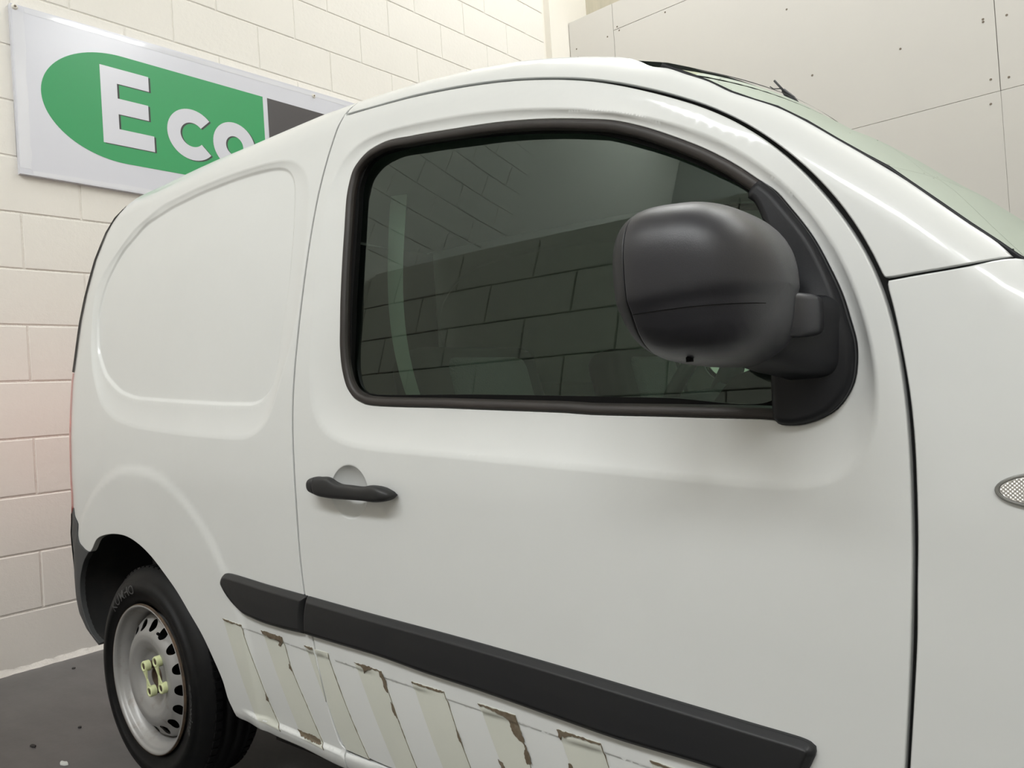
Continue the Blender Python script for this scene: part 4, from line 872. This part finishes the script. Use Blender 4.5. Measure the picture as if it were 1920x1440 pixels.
# --- far side: mirrored copies that share mesh data
for o in far_side:
    c = o.copy(); COL.objects.link(c)
    c.parent = van; c.location = (0, 2*YC, 0); c.scale = (1, -1, 1)
    if 'label' in c: del c['label']
c = rw.copy(); COL.objects.link(c); c.parent = van; c.location = (0, 2*YC, 0); c.scale = (1, -1, 1)
if 'label' in c: del c['label']
# ------------------------------------------------------------------ the room
SC = 1.03/.9475
NL = Vector((-cos(radians(1.26)), sin(radians(1.26)), 0)); DXW = Vector((-cos(radians(91.26)), sin(radians(91.26)), 0))
DL = 3.442*SC; S0 = 1.193; PB = .2446; SCN = 5.476
ANG = atan2(DXW.y, DXW.x)
ML = Matrix((DXW, Vector((-NL.x, -NL.y, 0))*-1, Vector((0, 0, 1)))).transposed()   # columns: along, into wall, up
def PL(s, d, z): return Vector((0, 0, 0))+NL*(DL-d)+DXW*s+Vector((0, 0, z))            # d = distance in front of the wall
def block_mesh(L, Hh, seed, dep=.03):
    rg = random.Random(seed); bm = bmesh.new(); bmesh.ops.create_cube(bm, size=1)
    for v in bm.verts: v.co = Vector((v.co.x*L, v.co.y*dep, v.co.z*Hh))
    fe = [e for e in bm.edges if all(v.co.y < 0 for v in e.verts)] + [e for e in bm.edges if abs(e.verts[0].co.y-e.verts[1].co.y) > .001]
    bmesh.ops.bevel(bm, geom=[e for e in bm.edges if all(v.co.y < 0 for v in e.verts)], offset=.0038, segments=2, affect='EDGES', profile=.5)
    for v in bm.verts: v.co += Vector((rg.uniform(-.0012, .0012), rg.uniform(-.0003, .0003), rg.uniform(-.0012, .0012)))
    me = bpy.data.meshes.new('block'); bm.to_mesh(me); bm.free(); me.materials.append(M['block']); return me
JT = .0075
full_b = [block_mesh(2*PB-JT, PB-JT, i) for i in range(5)]
half_b = block_mesh(PB-JT, PB-JT, 11)
rb = random.Random(5)
def block_wall(root, place, s_lo, s_hi, courses, joint0, rot, PB=PB, z_off=0., full_b=full_b, half_b=half_b, JT=JT):
    for n in range(1, courses+1):
        z = PB*(n-.5)+z_off; par = n % 2
        k0 = int((s_lo-joint0)/PB)-2
        if k0 % 2 != par: k0 -= 1
        s = joint0+PB*k0
        while s < s_hi:
            a, b = max(s, s_lo), min(s+2*PB, s_hi)
            if b-a > .06:
                w = b-a
                if w > 2*PB-.01: me = rb.choice(full_b)
                elif abs(w-PB) < .02: me = half_b
                else: me = block_mesh(w-JT, PB-JT, int(w*1000))
                o = bpy.data.objects.new('block', me); COL.objects.link(o); o.parent = root
                o.location = place((a+b)/2, -.012+.0+rb.uniform(-.0012, .0012), z); o.rotation_euler = (0, 0, rot+(pi if rb.random() < 0 else 0))
            s += 2*PB
# floor
mesh('floor', [(-5, -5, 0), (5, -5, 0), (5, 7, 0), (-5, 7, 0)], [(0, 1, 2, 3)], 'floor', kind='structure')
mesh('ceiling', [(-5, -5, ROOM_H), (-5, 7, ROOM_H), (5, 7, ROOM_H), (5, -5, ROOM_H)], [(0, 1, 2, 3)], 'ceiling', kind='structure')
# left wall (behind the van's tail)
rotL = atan2(DXW.y, DXW.x)
a, b = PL(-2.2, -.10, 0), PL(6.2, -.10, 0)
def slab(name, a, b, th_dir, th, z0, z1, m, **kw):
    V = [a, b, b+th_dir*th, a+th_dir*th]; V = [Vector((v.x, v.y, z0)) for v in V]+[Vector((v.x, v.y, z1)) for v in V]
    return mesh(name, V, [(0, 1, 2, 3), (7, 6, 5, 4), (0, 4, 5, 1), (1, 5, 6, 2), (2, 6, 7, 3), (3, 7, 4, 0)], m, **kw)
wl = slab('wall_left', PL(-5.2, .0003, 0), PL(5.108, .0003, 0), NL, .12, 0, ROOM_H, 'mortar', kind='structure')
# faces of the blocks stand proud of the mortar plane
block_wall(wl, lambda s, d, z: PL(s, 0, z)+NL*.0105, -2.2, 5.108, 26, S0, rotL)
slab('pillar', PL(5.108, -.06, 0), PL(5.214, -.06, 0), NL, .1, 0, ROOM_H, 'plaster', kind='structure')
slab('pillar', PL(5.214, .0, 0), PL(6.0, .0, 0), NL, .16, 0, ROOM_H, 'plaster', kind='structure')
# skirting bead of old paint and filler along the floor joint
rows = []
for i in range(220):
    s = -1.0+i*.03; r1 = rb.uniform(-.004, .006); r2 = rb.uniform(-.003, .006)
    rows.append([PL(s, .001, .030+r1), PL(s, .006+r2*.4, .018+r1*.6), PL(s, .012+r2, .006), PL(s, .016+r2, -.001)])
grid_mesh('trim_1', rows, 'mortar', kind='structure')
# far wall: painted boards on a frame
def PR(n, d, z): return NL*n+DXW*(SCN-d)+Vector((0, 0, z))        # n along, d in front
wr = slab('wall_back', PR(3.742, -.015, 0), PR(-4.9, -.015, 0), DXW, .05, 0, 4.20, 'boardback', kind='structure')
cols = [(3.736, 3.293), (3.293, .645), (.645, -2.005), (-2.005, -4.6)]
for ci, (n0, n1) in enumerate(cols):
    for z0, z1 in (((0, 1.340), (1.340, 2.664), (2.664, 3.980), (3.980, 4.205)) if ci else ((0, 1.9), (1.9, 4.205))):
        g = .0018 if z0 > 2.6 or not ci else .0006
        c_ = PR((n0+n1)/2, -.006, (z0+z1)/2)
        bm = bmesh.new(); box_bm(bm, (0, 0, 0), (abs(n0-n1)-2*g, .012, z1-z0-2*g), None, .0012, 1)
        o = bm_obj('board_panel', bm, 'board', wr); o.location = c_; o.rotation_euler = (0, 0, atan2(-NL.y, -NL.x))
for n_, z_ in [(2.815, 3.954), (1.875, 3.622), (.708, 3.121), (.708, 3.105), (.587, 3.102), (1.171, 3.099), (.691, 2.747), (.599, 2.732), (1.732, 3.107), (3.256, 3.999), (3.238, 3.962), (3.354, 3.95), (3.669, 3.955), (3.66, 3.88), (.70, 2.60), (1.9, 2.63), (2.4, 3.3)]:
    p = PR(n_, .0005, z_); bm = bmesh.new(); bmesh.ops.create_cone(bm, segments=14, radius1=.0075, radius2=.006, depth=.003, cap_ends=True)
    bmesh.ops.rotate(bm, verts=bm.verts, cent=(0, 0, 0), matrix=Matrix.Rotation(pi/2, 3, 'X')); bmesh.ops.translate(bm, verts=bm.verts, vec=p)
    bm_obj('screw_head', bm, 'screw', wr)
slab('wall_far', PR(3.9, -.30, 0), PR(-4.9, -.30, 0), DXW, .08, 0, ROOM_H, 'cladding', kind='structure')
# near wall behind the photographer, blockwork below, flat lining above
NW = .90                                             # distance behind the camera
def PN(n, d, z): return NL*n-DXW*(NW-d)+Vector((0, 0, z))
PBN = .273; ntop = 9*PBN+.043
wn = slab('wall_near', PN(4.2, -.022, 0), PN(-4.9, -.022, 0), -DXW, .10, 0, ntop, 'boardback', kind='structure')
nf = [block_mesh(2*PBN-.010, PBN-.010, 20+i) for i in range(4)]; nh = block_mesh(PBN-.010, PBN-.010, 31)
block_wall(wn, lambda s, d, z: PN(-s, -.012, z), -3.8, 4.7, 9, .11, atan2(-NL.y, -NL.x)+pi, PBN, .043, nf, nh, .010)
slab('wall_front', PN(4.2, -3.9, 0), PN(-4.9, -3.9, 0), -DXW, .12, 0, ROOM_H, 'far_wall', kind='structure')
slab('trim_2', PN(4.2, -.020, 0), PN(-4.9, -.020, 0), -DXW, .105, ntop+.004, ntop+.03, 'mortar', kind='structure')
slab('wall_right', Vector((4.6, -5, 0)), Vector((4.6, 7, 0)), Vector((1, 0, 0)), .1, 0, ROOM_H, 'plaster', kind='structure')

# ------------------------------------------------------------------ the sign board
sg = empty('sign_board', PL(2.5, 0, 2.5), 'white sign board on the block wall with a green oval and the letters ECO', 'sign')
inv = Vector(sg.location)
def sgn(name, loop, d0, d1, m, parent=sg, holes=(), **kw):
    L = [Vector((p[0], p[1])) for p in loop]
    if holes:
        P2 = L[:]; ED = [(i, (i+1) % len(L)) for i in range(len(L))]
        for h in holes:
            b = len(P2); P2 += [Vector(p) for p in h]; ED += [(b+i, b+(i+1) % len(h)) for i in range(len(h))]
        vo, _, fo, *_r = delaunay_2d_cdt(P2, ED, [], 0, 1e-7); hh = np.array(holes[0]); ll = np.array([tuple(p) for p in L])
        tr = []
        for t in fo:
            mx = np.mean([vo[i].x for i in t]); mz = np.mean([vo[i].y for i in t])
            if poly_dist([mx], [mz], ll)[1][0] and not poly_dist([mx], [mz], hh)[1][0]: tr.append(tuple(t))
        V = [PL(v.x, d1, v.y) for v in vo]; F = tr
    else:
        V = [PL(p.x, d1, p.y) for p in L]+[PL(p.x, d0, p.y) for p in L]; k = len(L)
        F = [tuple(range(k)), tuple(range(k, 2*k))[::-1]]+[(i, (i+1) % k, k+(i+1) % k, k+i) for i in range(k)]
    o = mesh(name, [v-inv for v in V], F, m, parent, **kw); return o
bd = sgn('board', [(1.1865, 2.868), (1.60, 2.876), (2.2, 2.884), (3.0, 2.892), (3.82, 2.897), (3.82, 2.113), (2.6, 2.116), (1.72, 2.117), (1.19, 2.124)], .004, .030, 'sign_white')
ov = [(1.652+.362*cos(a), 2.5095+.2595*sin(a)) for a in frange(pi/2, 1.5*pi, 50)]
sgn('green_field', [(2.406, 2.769)]+ov+[(2.406, 2.250)], .0300, .0306, 'sign_green', label='green half of the oval')
ov2 = [(3.19+.362*cos(a), 2.5095+.2595*sin(a)) for a in frange(-pi/2, pi/2, 50)]
sgn('dark_field', [(2.434, 2.769), (2.434, 2.250)]+ov2, .0300, .0306, 'sign_dark', label='dark grey half of the oval')
Ep = [(1.545, 2.703), (1.772, 2.703), (1.772, 2.630), (1.620, 2.630), (1.620, 2.559), (1.764, 2.559), (1.764, 2.484), (1.620, 2.484), (1.620, 2.412), (1.785, 2.412), (1.785, 2.335), (1.545, 2.335)]
def ringpts(cx, cz, rx, rz, a0, a1, n): return [(cx+rx*cos(a), cz+rz*sin(a)) for a in frange(a0, a1, n)]
a1_, a2_ = radians(43), radians(317)
Cp = ringpts(1.984, 2.464, .131, .131, a1_, a2_, 40)+ringpts(1.984, 2.464, .063, .062, radians(318), radians(42), 30)
Oo = ringpts(2.218, 2.455, .122, .126, 0, 2*pi*(1-1/48), 48); Oi = ringpts(2.218, 2.455, .050, .052, 0, 2*pi*(1-1/36), 36)
for nm, L, h in (('letter_e', Ep, ()), ('letter_c', Cp, ()), ('letter_o', Oo, (Oi,))):
    sgn(nm+'_edge', [(p[0]+.009, p[1]-.004) for p in L], .0306, .0309, 'sign_edge', holes=[[(p[0]+.009, p[1]-.004) for p in h[0]]] if h else ())
    sgn(nm, L, .0309, .0314, 'sign_white', holes=h)
for s_, z_ in ((1.204, 2.856), (2.749, 2.861)):
    bm = bmesh.new(); bmesh.ops.create_cone(bm, segments=20, radius1=.014, radius2=.009, depth=.008, cap_ends=True)
    bmesh.ops.rotate(bm, verts=bm.verts, cent=(0, 0, 0), matrix=Matrix.Rotation(pi/2, 3, 'Y')); bmesh.ops.translate(bm, verts=bm.verts, vec=PL(s_, .033, z_)-inv)
    sc_ = bm_obj('screw_cap', bm, 'plaster', sg)
    bm = bmesh.new(); bmesh.ops.create_cone(bm, segments=12, radius1=.0045, radius2=.0045, depth=.004, cap_ends=True)
    bmesh.ops.rotate(bm, verts=bm.verts, cent=(0, 0, 0), matrix=Matrix.Rotation(pi/2, 3, 'Y')); bmesh.ops.translate(bm, verts=bm.verts, vec=PL(s_, .0385, z_)-inv)
    bm_obj('screw_head', bm, 'screw', sg)
# strips of clear tape along the borders
rt_ = random.Random(2)
def strip(s0, z0, s1, z1, w, n=26):
    a, b = np.array([s0, z0]), np.array([s1, z1]); d = (b-a)/np.hypot(*(b-a)); nn = np.array([-d[1], d[0]])
    t = [a+(b-a)*i/n+nn*(w+rt_.uniform(-.003, .003)) for i in range(n+1)]; q = [a+(b-a)*i/n-nn*rt_.uniform(-.001, .001) for i in range(n+1)]
    sgn('tape_strip', t+q[::-1], .0302, .0306, 'tape_clear')
strip(1.192, 2.15, 1.192, 2.84, -.045); strip(1.24, 2.842, 3.78, 2.868, .020, 60); strip(1.24, 2.126, 3.7, 2.119, .020, 60)

# ------------------------------------------------------------------ lights in the ceiling, debris
for i, (lx, ly) in enumerate(LAMPS):
    t = empty('ceiling_light', (lx, ly, ROOM_H-.05), 'white ceiling light panel in the row %s, %s' % (('behind the camera', 'along the boarded wall')[i//3], ('by the block wall', 'above the van', 'ahead of the van')[i % 3]), 'light', 'ceiling light panels')
    box('frame', (0, 0, .0), (2.26, 1.16, .07), 'lampframe', t, bevel=.006)
    box('diffuser', (0, 0, -.037), (2.18, 1.08, .006), 'diffuser', t)
def chip(name, x, y, sx, sy, m, label, cat, seed):
    rg = random.Random(seed); n = 11
    L = [(sx*(1+rg.uniform(-.25, .25))*cos(2*pi*i/n), sy*(1+rg.uniform(-.25, .25))*sin(2*pi*i/n)) for i in range(n)]
    V = [(a, b, .004) for a, b in L]+[(a*1.05, b*1.05, 0) for a, b in L]
    F = [tuple(range(n))]+[(i, n+i, n+(i+1) % n, (i+1) % n) for i in range(n)]
    o = mesh(name, V, F, m, label=label, cat=cat); o.location = (x, y, 0.0005)
for (x, y), a in DEBRIS: chip(a[0], x, y, *a[1:])
